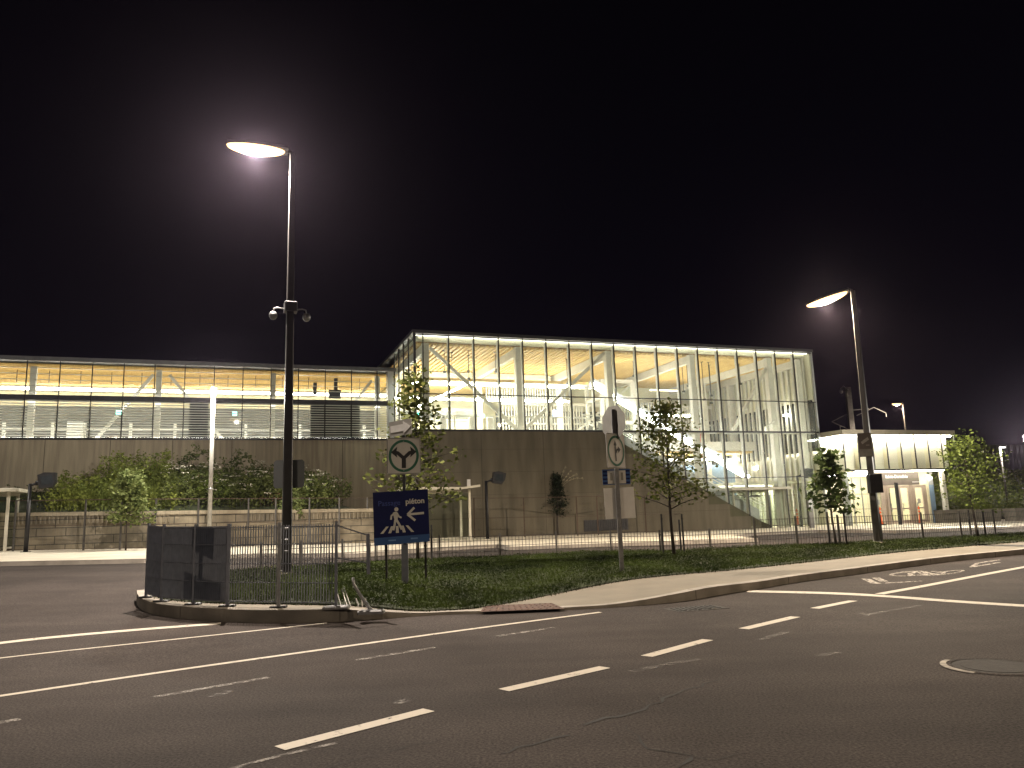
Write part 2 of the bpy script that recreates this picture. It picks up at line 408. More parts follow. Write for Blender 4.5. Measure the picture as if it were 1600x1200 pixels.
# ---- island: kerb, turf, sidewalk
def hk(x, y):
    k = ss(-3.0, -1.4, x) * (1 - ss(1.2, 3.6, x)) * (1 - ss(15., 18., y))
    return .19 - .15 * k - .06 * ss(2., 5., x)
def Gs(px, py, surf):
    d = ray(px, py); lo, hi = 4., 60.; s = 4.
    while s < 80:
        q = CAM + d * s / d[1]
        if q[2] < surf(q[0], q[1]): break
        s += .25
    lo, hi = s - .25, s
    for _ in range(24):
        m = (lo + hi) / 2; q = CAM + d * m / d[1]
        if q[2] < surf(q[0], q[1]): hi = m
        else: lo = m
    q = CAM + d * hi / d[1]; return (q[0], q[1])
gp = lambda L, dz=0.: [tuple(G(a, b, dz)[:2]) for a, b in L]
front_px = [(213, 938), (214, 947), (226, 956), (262, 965), (350, 972), (450, 974), (560, 970.5), (620, 965), (700, 960), (760, 959), (830, 956), (890, 953), (980, 948), (1060, 941), (1131, 928.5), (1194, 919), (1240, 910.5), (1319, 900), (1359, 894.5), (1475, 878), (1600, 866), (1740, 850)]
back_px = [(1740, 824), (1600, 831.5), (1181, 853.5), (782, 870.5), (590, 880), (407, 891), (351, 896), (290, 906), (240, 920), (218, 931)]
front = smooth_line(gp(front_px), 2); back = smooth_line(gp(back_px, .17), 2)
outer = front + back
zw = lambda x, y: zg(x, y) + hk(x, y)
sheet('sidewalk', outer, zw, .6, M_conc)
mb = MB(); ks_ = next(i for i, p in enumerate(front) if p[0] > -2.2)
skirt_into(mb, back + front[:ks_ + 1], zw, lambda x, y: zg(x, y) - .06); struct(mb.build('shaded_kerb_face', M_kerbshade)); mb = MB()
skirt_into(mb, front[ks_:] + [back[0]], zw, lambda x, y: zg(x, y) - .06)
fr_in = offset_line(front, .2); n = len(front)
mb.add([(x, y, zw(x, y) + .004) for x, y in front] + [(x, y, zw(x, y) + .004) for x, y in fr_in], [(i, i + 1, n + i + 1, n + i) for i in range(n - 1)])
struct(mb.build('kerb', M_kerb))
mb = MB(); kl = arc(resample(front, .1, False), 3.0); ki = offset_line(kl, .2)
for (x, y), (xi, yi) in zip(kl[1:-1], ki[1:-1]):
    mb.bar((x, y, zw(x, y) + .004), (xi, yi, zw(xi, yi) + .004), .007, .004); ox, oy = x - (xi - x) * .012, y - (yi - y) * .012; mb.bar((ox, oy, zg(x, y)), (ox, oy, zw(x, y)), .007, .004)
struct(mb.build('kerb_joints', mat('joint_dark', (.05, .045, .04), .95)))
grass_front = [(234, 929), (257, 937), (300, 941.5), (355, 943.5), (435, 944.5), (525, 946), (600, 951.5), (650, 955.5), (700, 954), (751, 950), (844, 932.6), (906, 920), (958, 910), (1043, 900), (1100, 894.5), (1250, 880), (1400, 863), (1530, 852), (1600, 846.5), (1740, 836)]
grass_back = [(1740, 826), (1600, 833), (1181, 855), (782, 872), (590, 882), (407, 893.5), (351, 899), (295, 908), (250, 920), (232, 930)]
grass_poly = smooth_line([Gs(a, b, zw) for a, b in grass_front], 1) + smooth_line(gp(grass_back, .17), 1)
GP = np.array(grass_poly)
def mound(x, y):
    return .02 + .05 * (.5 + .5 * math.sin(x * .9 + 1.3) * math.sin(y * .8))
sheet('turf_bed', grass_poly, lambda x, y: zw(x, y) + .008 + mound(x, y) * .3, .5, M_soil)

def sample_in(poly, k, near=True):
    P = np.array(poly); lo, hi = P.min(0), P.max(0); out = []; tot = 0
    while tot < k:
        q = RNG.uniform(lo, hi, (k, 2)); q = q[inside(poly, q)]
        if near:
            w = np.clip((17. / np.maximum(q[:, 1], 8)) ** 1.6, 0, 1.4) / 1.4; q = q[RNG.random(len(q)) < w]
        out.append(q); tot += len(q)
    return np.concatenate(out)[:k]
def leaf_quads(c, size, up=.6, aspect=.55):
    # folded diamond leaves round centres c (k,3)
    k = len(c); th = RNG.uniform(0, 2 * PI, k); tilt = RNG.normal(0, up, k)
    a = np.stack([np.cos(th) * np.cos(tilt), np.sin(th) * np.cos(tilt), np.sin(tilt)], 1)
    r = RNG.normal(0, 1, (k, 3)); b = np.cross(a, r); b /= np.linalg.norm(b, axis=1)[:, None] + 1e-9
    s = (size * RNG.uniform(.6, 1.35, k))[:, None]
    V = np.stack([c - a * s * .5, c + b * s * aspect * .5, c + a * s * .5, c - b * s * aspect * .5], 1)
    return V.reshape(-1, 3)
def blades(c, h, w, lean=.35):
    k = len(c); th = RNG.uniform(0, 2 * PI, k); d = np.stack([np.cos(th), np.sin(th), np.zeros(k)], 1)
    hh = (h * RNG.uniform(.5, 1.3, k))[:, None]; ph = RNG.uniform(0, 2 * PI, k); ln = np.stack([np.cos(ph), np.sin(ph), np.zeros(k)], 1) * hh * RNG.normal(0, lean, k)[:, None]
    V = np.stack([c - d * w / 2, c + d * w / 2, c + ln + np.array([0, 0, 1.]) * hh], 1)
    return V.reshape(-1, 3)
q = sample_in(grass_poly, 46000)
zz = np.array([zw(x, y) + .02 + mound(x, y) * .6 for x, y in q])
pat = np.sin(q[:, 0] * 2.1 + np.sin(q[:, 1] * 1.7)) * np.sin(q[:, 1] * 2.6 + q[:, 0] * .7)
c = np.column_stack([q, zz + RNG.uniform(0, .035, len(q)) * (1 + 1.1 * (pat > .2))])
leafy = leaf_quads(c, .052, .35, .6)
q2 = sample_in(grass_poly, 70000)
c2 = np.column_stack([q2, [zw(x, y) + .01 + mound(x, y) * .6 for x, y in q2]])
bl = blades(c2, .085, .010, .6)
bl4 = np.concatenate([bl.reshape(-1, 3, 3), bl.reshape(-1, 3, 3)[:, 2:3] + np.array([.002, 0, 0])], 1).reshape(-1, 3)
ed = np.array(resample(grass_poly, .015)); ed = ed[ed[:, 1] < 30]; ed = ed + RNG.normal(0, .05, ed.shape)
bl = blades(np.column_stack([ed, [zw(x, y) for x, y in ed]]), .085, .012, .7); bl4 = np.concatenate([bl4, np.concatenate([bl.reshape(-1, 3, 3), bl.reshape(-1, 3, 3)[:, 2:3] + np.array([.002, 0, 0])], 1).reshape(-1, 3)])
tag(np_mesh('grass', np.concatenate([leafy, bl4]), 4, LEAF['turf']), 'low green clover and grass covering the kerbed road island', 'grass', kind='stuff')

# tactile plate and drainage
def px_quad(name, pts, dz, m, k=6):
    P = [G(a, b, dz) for a, b in pts]; vs = []
    for j in range(k + 1):
        for i in range(k + 1):
            s, t = i / k, j / k
            p = P[0] * (1 - s) * (1 - t) + P[1] * s * (1 - t) + P[2] * s * t + P[3] * (1 - s) * t
            vs.append((p[0], p[1]))
    return vs, [(j * (k + 1) + i, j * (k + 1) + i + 1, (j + 1) * (k + 1) + i + 1, (j + 1) * (k + 1) + i) for j in range(k) for i in range(k)]
vv, ff = px_quad('p', [(750, 956.5), (882, 951.5), (862, 942.5), (758, 947)], .04, M_rust)
mb = MB().add([(x, y, zw(x, y) + .007) for x, y in vv], ff)
PP = [G(*p, .04) for p in ((750, 956.5), (882, 951.5), (862, 942.5), (758, 947))]
for i in range(13):
    for j in range(4):
        s, t = (i + .5) / 13, (j + .5) / 4; p = PP[0] * (1 - s) * (1 - t) + PP[1] * s * (1 - t) + PP[2] * s * t + PP[3] * (1 - s) * t
        z = zw(p[0], p[1]) + .007; mb.tube([(p[0], p[1], z), (p[0], p[1], z + .006)], [.02, .013], 6)
tag(mb.build('tactile_plate', M_rust), 'rust red tactile paving plate set in the dropped kerb of the sidewalk', 'tactile plate')

# lane markings
def mark(name, pts, w, m=None, dz=.005): return strip(name, smooth_line(gp(pts), 2) if len(pts) > 2 else gp(pts), w, dz, m or M_paint)
for a, b in (((437, 1170), (670, 1110)), ((787, 1079), (945, 1043)), ((1010, 1026), (1106, 1000)), ((1162, 983), (1243, 964)), ((1273, 951), (1333, 939))):
    mark('lane_dash', [a, b], .15)
mark('edge_line', [(-120, 1106), (0, 1088), (250, 1051), (500, 1016), (760, 980), (938, 957)], .10)
for a, b in (((240, 1090), (420, 1059)), ((556, 1032), (680, 1012)), ((775, 995), (865, 981)), ((-60, 1141), (32, 1124))):
    mark('faded_lane_dash', [a, b], .10, M_paint2)
mark('give_way_line', [(-160, 1028), (0, 1004), (190, 986), (345, 974.5)], .22)
mark('edge_line', [(-160, 1050), (0, 1028), (250, 1002), (510, 974)], .075)
mark('faded_edge_line', [(330, 1214), (370, 1199), (470, 1174), (525, 1162)], .05, M_paint2)
mark('stop_line', [(1168, 924), (1300, 927), (1378, 931), (1500, 941), (1760, 956)], .30)
mark('cycle_lane_line', [(1374, 928.5), (1450, 915), (1600, 886), (1760, 858)], .16)
for a, b in (((985, 1050), (1090, 1030)), ((1190, 1000), (1228, 988)), ((1275, 1026), (1310, 1020)), ((1350, 962), (1440, 946)), ((330, 1090), (360, 1080)), ((615, 1100), (640, 1094)), ((1345, 961), (1352, 958))):
    mark('worn_lane_trace', [a, b], .12, M_paint4)
# worn bicycle symbol and diamond in the cycle lane
def wring(name, cpx, rx, ry, w=.07, m=None):
    c = G(*cpx); e = np.array(G(1600, 886)) - np.array(G(1374, 928.5)); e[2] = 0; e /= np.linalg.norm(e); f = np.array([-e[1], e[0], 0])
    P = [c + e * rx * math.cos(k * PI / 16) + f * ry * math.sin(k * PI / 16) for k in range(33)]
    return strip(name, [tuple(p[:2]) for p in P], w, .005, m or M_paint2)
M_paint3 = worn_paint('half_worn_paint', (.40, .36, .31), .38, .58)
for cpx in ((1420, 897), (1448, 896)): wring('cycle_symbol', cpx, .55, .28, .08, M_paint3)
wring('cycle_symbol', (1480, 895), .75, .14, .07, M_paint3)
for p in ([(1408, 894), (1440, 892), (1465, 899)], [(1420, 900), (1436, 890), (1452, 900)], [(1430, 893), (1448, 899)]): mark('cycle_symbol', p, .07, M_paint3)
mark('cycle_chevron', [(1352, 904.5), (1368, 912)], .16, M_paint3); mark('cycle_chevron', [(1368, 903), (1382, 909)], .16, M_paint3)
mark('cycle_chevron', [(1366, 912), (1410, 910), (1440, 908)], .09, M_paint3)
for p in ([(1517, 886.5), (1562, 879)], [(1518, 886), (1527, 880.5)], [(1527, 880), (1562, 875)]): mark('cycle_diamond', p, .09, M_paint3)
# cracks in the asphalt: thin dark jagged strips
M_crack = mat('crack_sealant', (.008, .007, .0065), .9, c2=(.014, .012, .011), scale=8)
def crack(pts, w=.02, seed=1):
    r = random.Random(seed); L = resample(gp(pts), .12, False)
    L = [(x + r.gauss(0, .04), y + r.gauss(0, .04)) for x, y in L]; n = len(L)
    ws = [w * r.uniform(.2, 1.2) * math.sin(PI * min(.97, max(.03, i / (n - 1)))) ** .5 for i in range(n)]
    a = [offset_line(L, 1.)[i] for i in range(n)]
    vs = [(L[i][0] + (a[i][0] - L[i][0]) * ws[i], L[i][1] + (a[i][1] - L[i][1]) * ws[i]) for i in range(n)] + [(L[i][0] - (a[i][0] - L[i][0]) * ws[i], L[i][1] - (a[i][1] - L[i][1]) * ws[i]) for i in range(n)]
    struct(MB().add([(x, y, zg(x, y) + .003) for x, y in vs], [(i, n + i, n + i + 1, i + 1) for i in range(n - 1) if r.random() > .14]).build('road_crack', M_crack))
crack([(770, 1182), (905, 1141), (965, 1120), (1030, 1098), (1070, 1080), (1120, 1060)], .022, 1)
crack([(960, 1132), (990, 1148), (1020, 1168), (1080, 1180), (1200, 1176)], .011, 2)
crack([(1060, 1205), (1090, 1190), (1084, 1180)], .02, 3)
crack([(1000, 1115), (1050, 1106), (1120, 1075), (1300, 1040)], .004, 4)
crack([(1130, 1025), (1200, 1002), (1290, 985), (1400, 955)], .005, 5)
crack([(430, 1230), (600, 1180), (800, 1120)], .004, 6)

# manhole, storm grate
c = G(1557, 1042); t = thing('manhole_cover', 'round cast iron manhole cover in the asphalt with a pale crescent of rim', 'manhole', c)
mb = MB(); R_ = .42
mb.tube([(0, 0, -.02), (0, 0, .006)], R_ - .05, 32)
mb.tube([(0, 0, .006), (0, 0, .009)], R_ - .12, 28)
mb.build('cover', M_iron, t)
mb = MB(); r1, r2 = R_, R_ - .045; n = 40
mb.add([(r1 * math.cos(2 * PI * k / n), r1 * math.sin(2 * PI * k / n), .006) for k in range(n)] + [(r2 * math.cos(2 * PI * k / n), r2 * math.sin(2 * PI * k / n), .01) for k in range(n)], [(k, (k + 1) % n, n + (k + 1) % n, n + k) for k in range(n)])
mb.build('rim', A, t)
mb = MB(); ks = list(range(14, 25)); n = len(ks)
mb.add([((r1 + .05) * math.cos(2 * PI * k / 40), (r1 + .05) * math.sin(2 * PI * k / 40), .0085) for k in ks] + [((r1 - .005) * math.cos(2 * PI * k / 40), (r1 - .005) * math.sin(2 * PI * k / 40), .0125) for k in ks], [(i, i + 1, n + i + 1, n + i) for i in range(n - 1)])
mb.build('pale_edge', mat('pale_rim', (.27, .235, .18), .7, c2=(.12, .10, .08), scale=12), t)  # paler crescent along the left part of the rim
c = G(1087, 951); t = thing('storm_grate', 'slotted iron storm drain grate in the gutter beside the sidewalk', 'drain grate', c, math.radians(20))
MB().bbox(-.46, .46, -.26, .26, -.02, .006, .004).build('frame', M_iron, t)
mb = MB()
for k in range(9): mb.bar((-.36 + k * .09 - .03, -.18, .009), (-.36 + k * .09 + .03, .18, .009), .045, .01)
mb.build('slots', mat('grate_slot', (.008, .008, .008), .9), t)
# ------------------------------------------------------------------ plaza
zp = lambda x, y: zg(x, y) + .13
plaza_px = [(-420, 892), (-200, 884), (0, 878), (225, 873.5), (400, 865), (560, 865), (690, 855), (778, 850.5), (794, 854.5), (950, 849), (1110, 844), (1184, 841.5), (1150, 836), (1182, 832.5), (1280, 828), (1400, 828.5), (1505, 825), (1600, 822), (1760, 816)]
pf = gp(plaza_px, .13)
pb = [tuple(L2W(60, 30)[:2]), tuple(L2W(-45, 30)[:2])]
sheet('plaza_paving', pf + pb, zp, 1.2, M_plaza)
mb = MB(); pfr = resample(pf, .6, False); skirt_into(mb, pfr, zp, lambda x, y: zg(x, y) - .05)
l2 = offset_line(pfr, .18); n = len(pfr)
mb.add([(x, y, zp(x, y) + .005) for x, y in pfr] + [(x, y, zp(x, y) + .005) for x, y in l2], [(i, i + 1, n + i + 1, n + i) for i in range(n - 1)])
struct(mb.build('plaza_kerb', M_kerb))

# ------------------------------------------------------------------ glass station hall
def bthing(name, label, cat): return thing(name, label, cat, O, ANG)
hall = bthing('station_hall', 'tall glass station hall with warm timber ceiling above a brown concrete base', 'station hall')
BAY = 1.406; T0 = .46; NB = 18; TE = T0 + NB * BAY       # 25.77
Z1, ZM, Z2, Z3 = 6.05, 7.96, 11.17, 3.30
ZB = -.3
# concrete base with the sloping top edge that follows the escalator
prof = [(0, ZB), (21.6, ZB), (21.6, .45), (20.94, .70), (17.1, 2.68), (10.67, 6.04), (0, 6.04)]
MB().plate([(a, b) for a, b in prof], 0, .35).build('plinth_wall', M_plinth2, hall)
MB().box(0, .34, .352, 5.3, ZB, 6.04).build('plinth_wall', M_plinth2, hall)
for x in (3.55, 7.1): MB().box(x - .012, x + .012, -.006, 0, .3, 6.0).build('plinth_joint', mat('joint', (.05, .042, .032), .9), hall)
mb = MB()
for z in (1.45, 2.65, 3.85, 5.05): mb.box(.02, 21. if z < .8 else min(21., 10.4 + (6.04 - z) * 1.87), -.004, 0, z - .006, z + .006)
for i in range(15):
    for z in (.9, 2.05, 3.25, 4.45, 5.6):
        x = .9 + i * 1.2
        if z < 5.9 - max(0, x - 10.67) * .53: mb.box(x - .018, x + .018, -.004, 0, z - .018, z + .018)
mb.build('formwork_marks', mat('joint_soft', (.05, .042, .031), .9), hall)
# roof and its dark edge trim
MB().box(-.12, TE + .1, -.14, 13., 11.19, 11.36).build('roof', M_roof, hall)
MB().box(.3, TE - .25, .35, 5.6, 10.98, 11.18).build('ceiling_edge', M_wallin, hall)
mb = MB()
y = .9
MB().box(.3, TE - .2, .95, 12.6, 10.90, 10.97).build('ceiling', M_woodd, hall)
mb = MB(); k = 0; x = .4
while x < TE - .3: mb.box(x, x + .17, .96, 12.5, 10.80, 10.90); x += .30
mb.build('ceiling_slats', M_wood, hall)
# corner posts, mullions, transoms
for i in range(NB + 1):
    x = T0 + i * BAY; zb = Z1 if x < 10.6 else max(.3, Z1 - (x - 10.67) * .53)
    MB().box(x - .028, x + .028, -.05, .0, zb, 11.19).build('mullion', M_black, hall)
    if i: MB().box(x - .05, x + .045, .03, .20, zb if x > 10.6 else Z1, 11.0).build('fin', M_offw, hall)
MB().box(-.05, .07, -.06, .06, Z1, 11.19).build('corner_post', M_dark, hall)
MB().box(TE - .03, TE + .07, -.06, .06, .3, 11.19).build('corner_post', M_frame, hall)
for z, h, x0 in ((ZM, .05, 0), (Z1 + .0, .10, 0), (Z3, .05, 15.2), (11.12, .05, 0)):
    MB().box(x0, TE, -.062, -.002, z - h / 2, z + h / 2).build('transom', M_black, hall)
# glass, one pane to a bay
rows = [(ZM, Z2), (Z1, ZM)]
MB().box(.07, T0 - .028, -.022, -.010, Z1 + .05, 11.1).build('glass_pane', MATS['fritted_glass'], hall)
for i in range(NB):
    a, b = T0 + i * BAY + .028, T0 + (i + 1) * BAY - .028
    for z0, z1 in rows: MB().box(a, b, -.022, -.010, z0 + .03, z1 - .03).build('glass_pane', MATS['fritted_glass'], hall)
    if a > 10.6:
        za, zb_ = Z1 - (a - 10.67) * .53, Z1 - (b - 10.67) * .53
        lo = max(.35, zb_)
        if lo < Z3 - .2:
            MB().box(a, b, -.022, -.010, max(Z3 + .03, zb_), Z1 - .06).build('glass_pane', MATS['fritted_glass'], hall)
            MB().box(a, b, -.022, -.010, lo, Z3 - .03).build('glass_pane', MATS['fritted_glass'], hall)
        else: MB().box(a, b, -.022, -.010, lo, Z1 - .06).build('glass_pane', MATS['fritted_glass'], hall)
# short end wall, left
for k in range(4):
    w0, w1 = .06 + k * 1.31, .06 + (k + 1) * 1.31
    for z0, z1 in rows: MB().box(-.012, .0, w0 + .03, w1 - .03, z0 + .03, z1 - .03).build('glass_pane', MATS['fritted_glass'], hall)
    MB().box(-.05, .02, w1 - .03, w1 + .03, Z1, 11.19).build('mullion', M_black, hall)
MB().box(-.06, 0, .06, 5.3, ZM - .025, ZM + .025).build('transom', M_black, hall)
MB().box(-.06, 0, .06, 5.3, Z1 - .05, Z1 + .05).build('transom', M_black, hall)
# right end wall: vertical white fins and dark glass below
mb = MB()
for k in range(22): mb.box(TE - .30, TE - .16, .5 + k * .5, .62 + k * .5, .4, 10.9)
mb.build('end_wall_fins', M_offw, hall)
MB().box(TE - .10, TE - .06, .06, 12.6, ZM + .2, 11.1).build('end_wall', M_wallin, hall)
MB().box(TE - .10, TE - .06, .06, 12.6, 4.9, ZM - .0).build('end_wall_glazing', mat('dark_glazing', (.03, .035, .04), .12), hall)
MB().box(TE - .10, TE - .06, .06, 12.6, .3, 4.7).build('end_wall', M_wallin, hall)
# columns, roof beams, braces
for x in (.75, 6.05, 11.65, 17.3, 22.95, 25.2):
    zb = 5.9 if x < 10 else .3
    MB().box(x - .17, x + .17, .55, .89, zb, 10.83).build('column', M_offw, hall)
    MB().box(x - .13, x + .13, .9, 12.4, 10.35, 10.80).build('roof_beam', M_offw, hall)
    MB().box(x - .15, x + .15, 7.9, 8.2, zb, 10.35).build('column', M_offw, hall)
def brace(p, q, w=.17): MB().bar(p, q, w, w, up=(0, 1, 0)).build('brace', M_offw, hall)
brace((1.0, .72, 10.6), (5.85, .72, 6.2)); brace((11.45, .72, 10.7), (6.3, .72, 6.2)); brace((22.8, .72, 10.2), (19.9, .72, 6.1))
brace((11.9, 8.05, 6.2), (17.1, 8.05, 10.2), .14)
# gallery floor, back walls, bulkhead
MB().box(.36, 10.6, .36, 12.5, 5.75, 6.0).build('gallery_floor', M_floor, hall)
MB().box(10.6, TE - .35, 6.2, 12.5, 5.75, 6.0).build('gallery_floor', M_floor, hall)
MB().box(.4, TE - .35, 12.5, 12.7, .2, 10.9).build('back_wall', M_wallin, hall)
MB().box(10.7, TE - .35, 6.0, 6.2, 5.45, 6.05).build('gallery_edge', M_offw, hall)
mb = MB(); x = .5
MB().box(.4, 11.2, 8.3, 8.6, 9.95, 10.75).build('bulkhead', M_cream, hall)
MB().box(.4, 11.2, 8.6, 12.4, 9.86, 9.94).build('rear_ceiling', M_wood, hall)
MB().box(.4, 13.0, 4.2, 5.1, 9.46, 9.62).build('light_raft', M_wood, hall)
mb = MB(); x = .5
while x < 13.: mb.box(x, x + .05, 4.15, 5.15, 9.40, 9.455); x += .16
mb.build('raft_slats', M_frame, hall)
# panel wall and slat screens behind the gallery
MB().box(.5, 6.4, 10.3, 10.45, 6.0, 8.7).build('panel_wall', M_cream, hall)
mb = MB()
for k in range(4): mb.box(.9 + k * 1.4, 2.1 + k * 1.4, 10.24, 10.29, 8.0, 8.5)
mb.build('transom_window', mat('inner_glazing', (.20, .22, .20), .2), hall)
MB().box(.5, 6.4, 10.2, 10.3, 7.82, 7.92).build('rail_beam', M_offw, hall)
mb = MB()
x = 8.0
while x < 24.5:
    if not (14.2 < x < 15.4): mb.box(x, x + .075, 9.8, 9.95, 6.0, 8.9)
    x += .21
mb.build('slat_screen', M_offw, hall)
MB().box(7.9, 24.8, 10.3, 10.36, 6.0, 8.6).build('night_glazing', MATS['dark_glazing'], hall)
mb = MB(); x = 6.6
while x < 12.2: mb.box(x, x + .07, 8.32, 8.46, 9.0, 9.9); x += .18
mb.build('slat_screen', M_frame, hall)
MB().box(7.9, 24.8, 9.75, 9.98, 8.9, 9.1).build('rail_beam', M_offw, hall); MB().box(7.9, 24.8, 9.75, 9.98, 7.6, 7.7).build('rail_beam', M_offw, hall)
# lift shaft of white steel and glass
for x in (13.4, 15.6):
    for w in (5.2, 7.4): MB().box(x - .1, x + .1, w - .1, w + .1, .3, 9.9).build('lift_post', M_offw, hall)
for z in (7.1, 8.7, 9.8):
    MB().box(13.3, 15.7, 5.12, 5.28, z, z + .22).build('lift_beam', M_offw, hall); MB().box(13.3, 13.5, 5.3, 7.3, z, z + .22).build('lift_beam', M_offw, hall)
    MB().box(13.3, 15.7, 7.32, 7.48, z, z + .22).build('lift_beam', M_offw, hall)
MB().box(13.5, 15.5, 5.18, 5.2, 3.2, 9.6).build('lift_glass', MATS['shelter_glass'], hall)
mb = MB()
for k in range(8): mb.box(15.9 + k * .2, 15.98 + k * .2, 5.6, 5.7, 6.0, 8.6)
mb.build('slat_screen', M_frame, hall)
# guard rails
mb = MB()
for k in range(9): mb.box(1.5 + k * 1.15, 1.58 + k * 1.15, 2.0, 2.08, 6.0, 7.05)
mb.box(1.5, 10.7, 2.0, 2.08, 7.05, 7.12); mb.build('guard_rail', M_white, hall)
for x in (2.2, 3.9, 5.0): MB().bbox(x, x + .34, 3.2, 3.5, 6.0, 7.2, .03).build('fare_gate', M_white, hall)
# escalator, its balustrade and its two lines of light
E0, E1 = (11.6, 9.25), (22.3, 3.45); sl = (E1[1] - E0[1]) / (E1[0] - E0[0])
for w in (2.7, 3.05):
    MB().bar((E0[0], w, E0[1]), (E1[0], w, E1[1]), .13, .15, up=(0, 1, 0)).build('escalator_light', M_tubew, hall)
MB().bar((E0[0] - .1, 2.88, E0[1] + .20), (E1[0], 2.88, E1[1] + .20), .5, .12, up=(0, 1, 0)).build('escalator_soffit', M_frame, hall)
for w in (1.4, 2.7):
    mb = MB(); mb.add([(11.2, w, 6.05), (11.2, w, 6.75), (21.9, w, 1.4), (21.9, w, .7), (11.2, w + .06, 6.05), (11.2, w + .06, 6.75), (21.9, w + .06, 1.4), (21.9, w + .06, .7)], [(0, 3, 2, 1), (4, 5, 6, 7), (1, 2, 6, 5), (0, 4, 7, 3)])
    mb.build('escalator_side', M_frame, hall)
    mb = MB(); mb.bar((10.2, w, 7.15), (11.3, w, 7.1), .06); mb.bar((11.3, w, 7.1), (22.3, w, 1.75), .06, up=(0, 1, 0)); mb.bar((11.3, w, 6.9), (22.3, w, 1.55), .05, up=(0, 1, 0)); mb.build('handrail', M_white, hall)
mb = MB()
for k in range(30):
    x = 11.2 + k * .357; z = 6.0 - k * .178; mb.box(x, x + .36, 1.47, 2.69, z - .5, z)
mb.build('escalator_steps', M_dark, hall)
mb = MB()
for k in range(27): x = 12.2 + k * .22; zt = 9.25 - (x - 11.6) * .542 - .3; mb.box(x, x + .06, 5.2, 5.26, max(.35, 5.8 - (x - 11.2) * .5), min(5.4, zt))
mb.build('slat_screen', M_offw, hall)
# light line along the glazing head; sill lines added to light the columns
M_edge = emit('edge_light', (1., .95, .80), 4.)
MB().box(.1, TE - .1, .22, .30, 11.13, 11.15).build('edge_light', M_edge, hall)
MB().box(.4, 10.6, .22, .30, 6.06, 6.09).build('edge_light', M_edge, hall)
MB().box(.36, 10.6, .05, .36, 5.9, 6.05).build('gallery_edge', M_offw, hall)
MB().box(10.8, TE - .1, .22, .30, 6.06, 6.09).build('edge_light', M_edge, hall)
MB().box(10.8, TE - .1, .20, .34, 5.96, 6.055).build('transom_beam', M_offw, hall)
# lights along the hall
MB().box(.7, 11.65, 4.5, 4.72, 9.28, 9.40).build('linear_light', M_tube, hall)
MB().box(.4, 12.2, 7.4, 7.56, 8.82, 8.92).build('linear_light', M_tube, hall)
MB().box(17.6, 19.2, 6.6, 6.8, 7.86, 7.98).build('linear_light', M_tube, hall); MB().box(19.5, 20.8, 6.6, 6.8, 7.86, 7.98).build('linear_light', M_tube, hall)
MB().box(25.0, 25.4, 2., 2.2, 7.35, 7.47).build('linear_light', M_tube, hall)
for w in (4.3, 5.1): MB().bar((3.9, w, 9.2), (1.2, w - .0, 7.95), .09, .08, up=(0, 1, 0)).build('stair_light', M_tubew, hall)
MB().box(20.6, TE - .5, 4.6, 4.75, 2.66, 2.76).build('linear_light', M_tube, hall); MB().box(18., TE - .5, 7.6, 7.75, 4.9, 5.0).build('linear_light', M_tubed, hall)
MB().box(20.2, TE - .4, .6, 8.4, 2.95, 3.08).build('lobby_ceiling', M_wallin, hall)
MB().box(17.6, TE - .4, 8.0, 8.12, .3, 4.6).build('lobby_wall', M_blue, hall)
MB().box(17.6, TE - .4, 6.2, 12.4, 5.3, 5.42).build('lobby_ceiling', M_wood, hall)
# warm up-lights grazing the timber ceilings
M_warm = emit('warm_uplight', (1., .80, .50), 9.)
for x in (3.3, 8.8, 14.4, 20.1): MB().box(x - 1.1, x + 1.1, 8.62, 8.74, 9.98, 10.02).build('ceiling_uplight', M_warm, hall)
mb = MB()
for x, w, l in ((2.2, 2.2, 1.2), (2.75, 2.6, .9), (3.5, 1.8, 1.6), (3.9, 3.2, .9), (5.2, 2.1, 1.1), (5.6, 3.0, .8), (8.4, 2.4, 1.6), (10.1, 3.1, 1.5), (12.5, 2.2, 1.0), (14.6, 3.0, .9), (17.8, 2.5, 1.9), (18.6, 3.2, 1.4), (19.2, 2.4, 2.4), (19.7, 2.4, 2.6), (20.3, 3.2, 2.0), (22.1, 2.5, 1.3)):
    mb.box(x - .015, x + .015, w - .015, w + .015, 10.83 - l, 10.83); mb.box(x - .09, x + .09, w - .03, w + .03, 10.78, 10.83)
    mb.box(x - .07, x + .07, w - .07, w + .07, 10.83 - l - .12, 10.83 - l)
mb.build('ceiling_pendants', M_dark, hall)
for x, w, z in ((.85, 3.0, 7.2), (4.2, 1.6, 6.95)): MB().bbox(x - .1, x + .1, w, w + .05, z, z + .2, .01).build('exit_sign', M_exit, hall)
MB().bbox(9.2, 9.55, 3.4, 3.46, 7.25, 7.7, .01).build('info_screen', M_screen, hall)
MB().bbox(20.4, 20.75, 5.2, 5.3, 4.9, 6.9, .02).build('red_panel', M_red, hall)
MB().bar((22.2, .4, 6.45), (22.75, .3, 6.75), .07).build('security_camera', M_white, hall); MB().box(22.1, 22.22, .35, .5, 6.05, 6.45).build('security_camera', M_white, hall)
mb = MB()
for k in range(7): mb.box(17.5 + k * .1, 17.55 + k * .1, 5.4, 5.45, 7.3, 7.55)
mb.build('air_grille', M_dark, hall); MB().box(17.4, 18.6, 5.5, 5.6, 6.55, 7.0).build('notice_panel', M_frame, hall)
MB().box(17.2, 20.2, 8.6, 8.7, 6.0, 8.2).build('panel_wall', M_wallin, hall)
mb = MB(); mb.box(9.3, 12.0, -.035, -.002, .55, 1.15)
for k in range(22): mb.box(9.34 + k * .12, 9.40 + k * .12, -.06, -.036, .58, 1.12)
mb.build('louvred_vent', M_dark, hall)

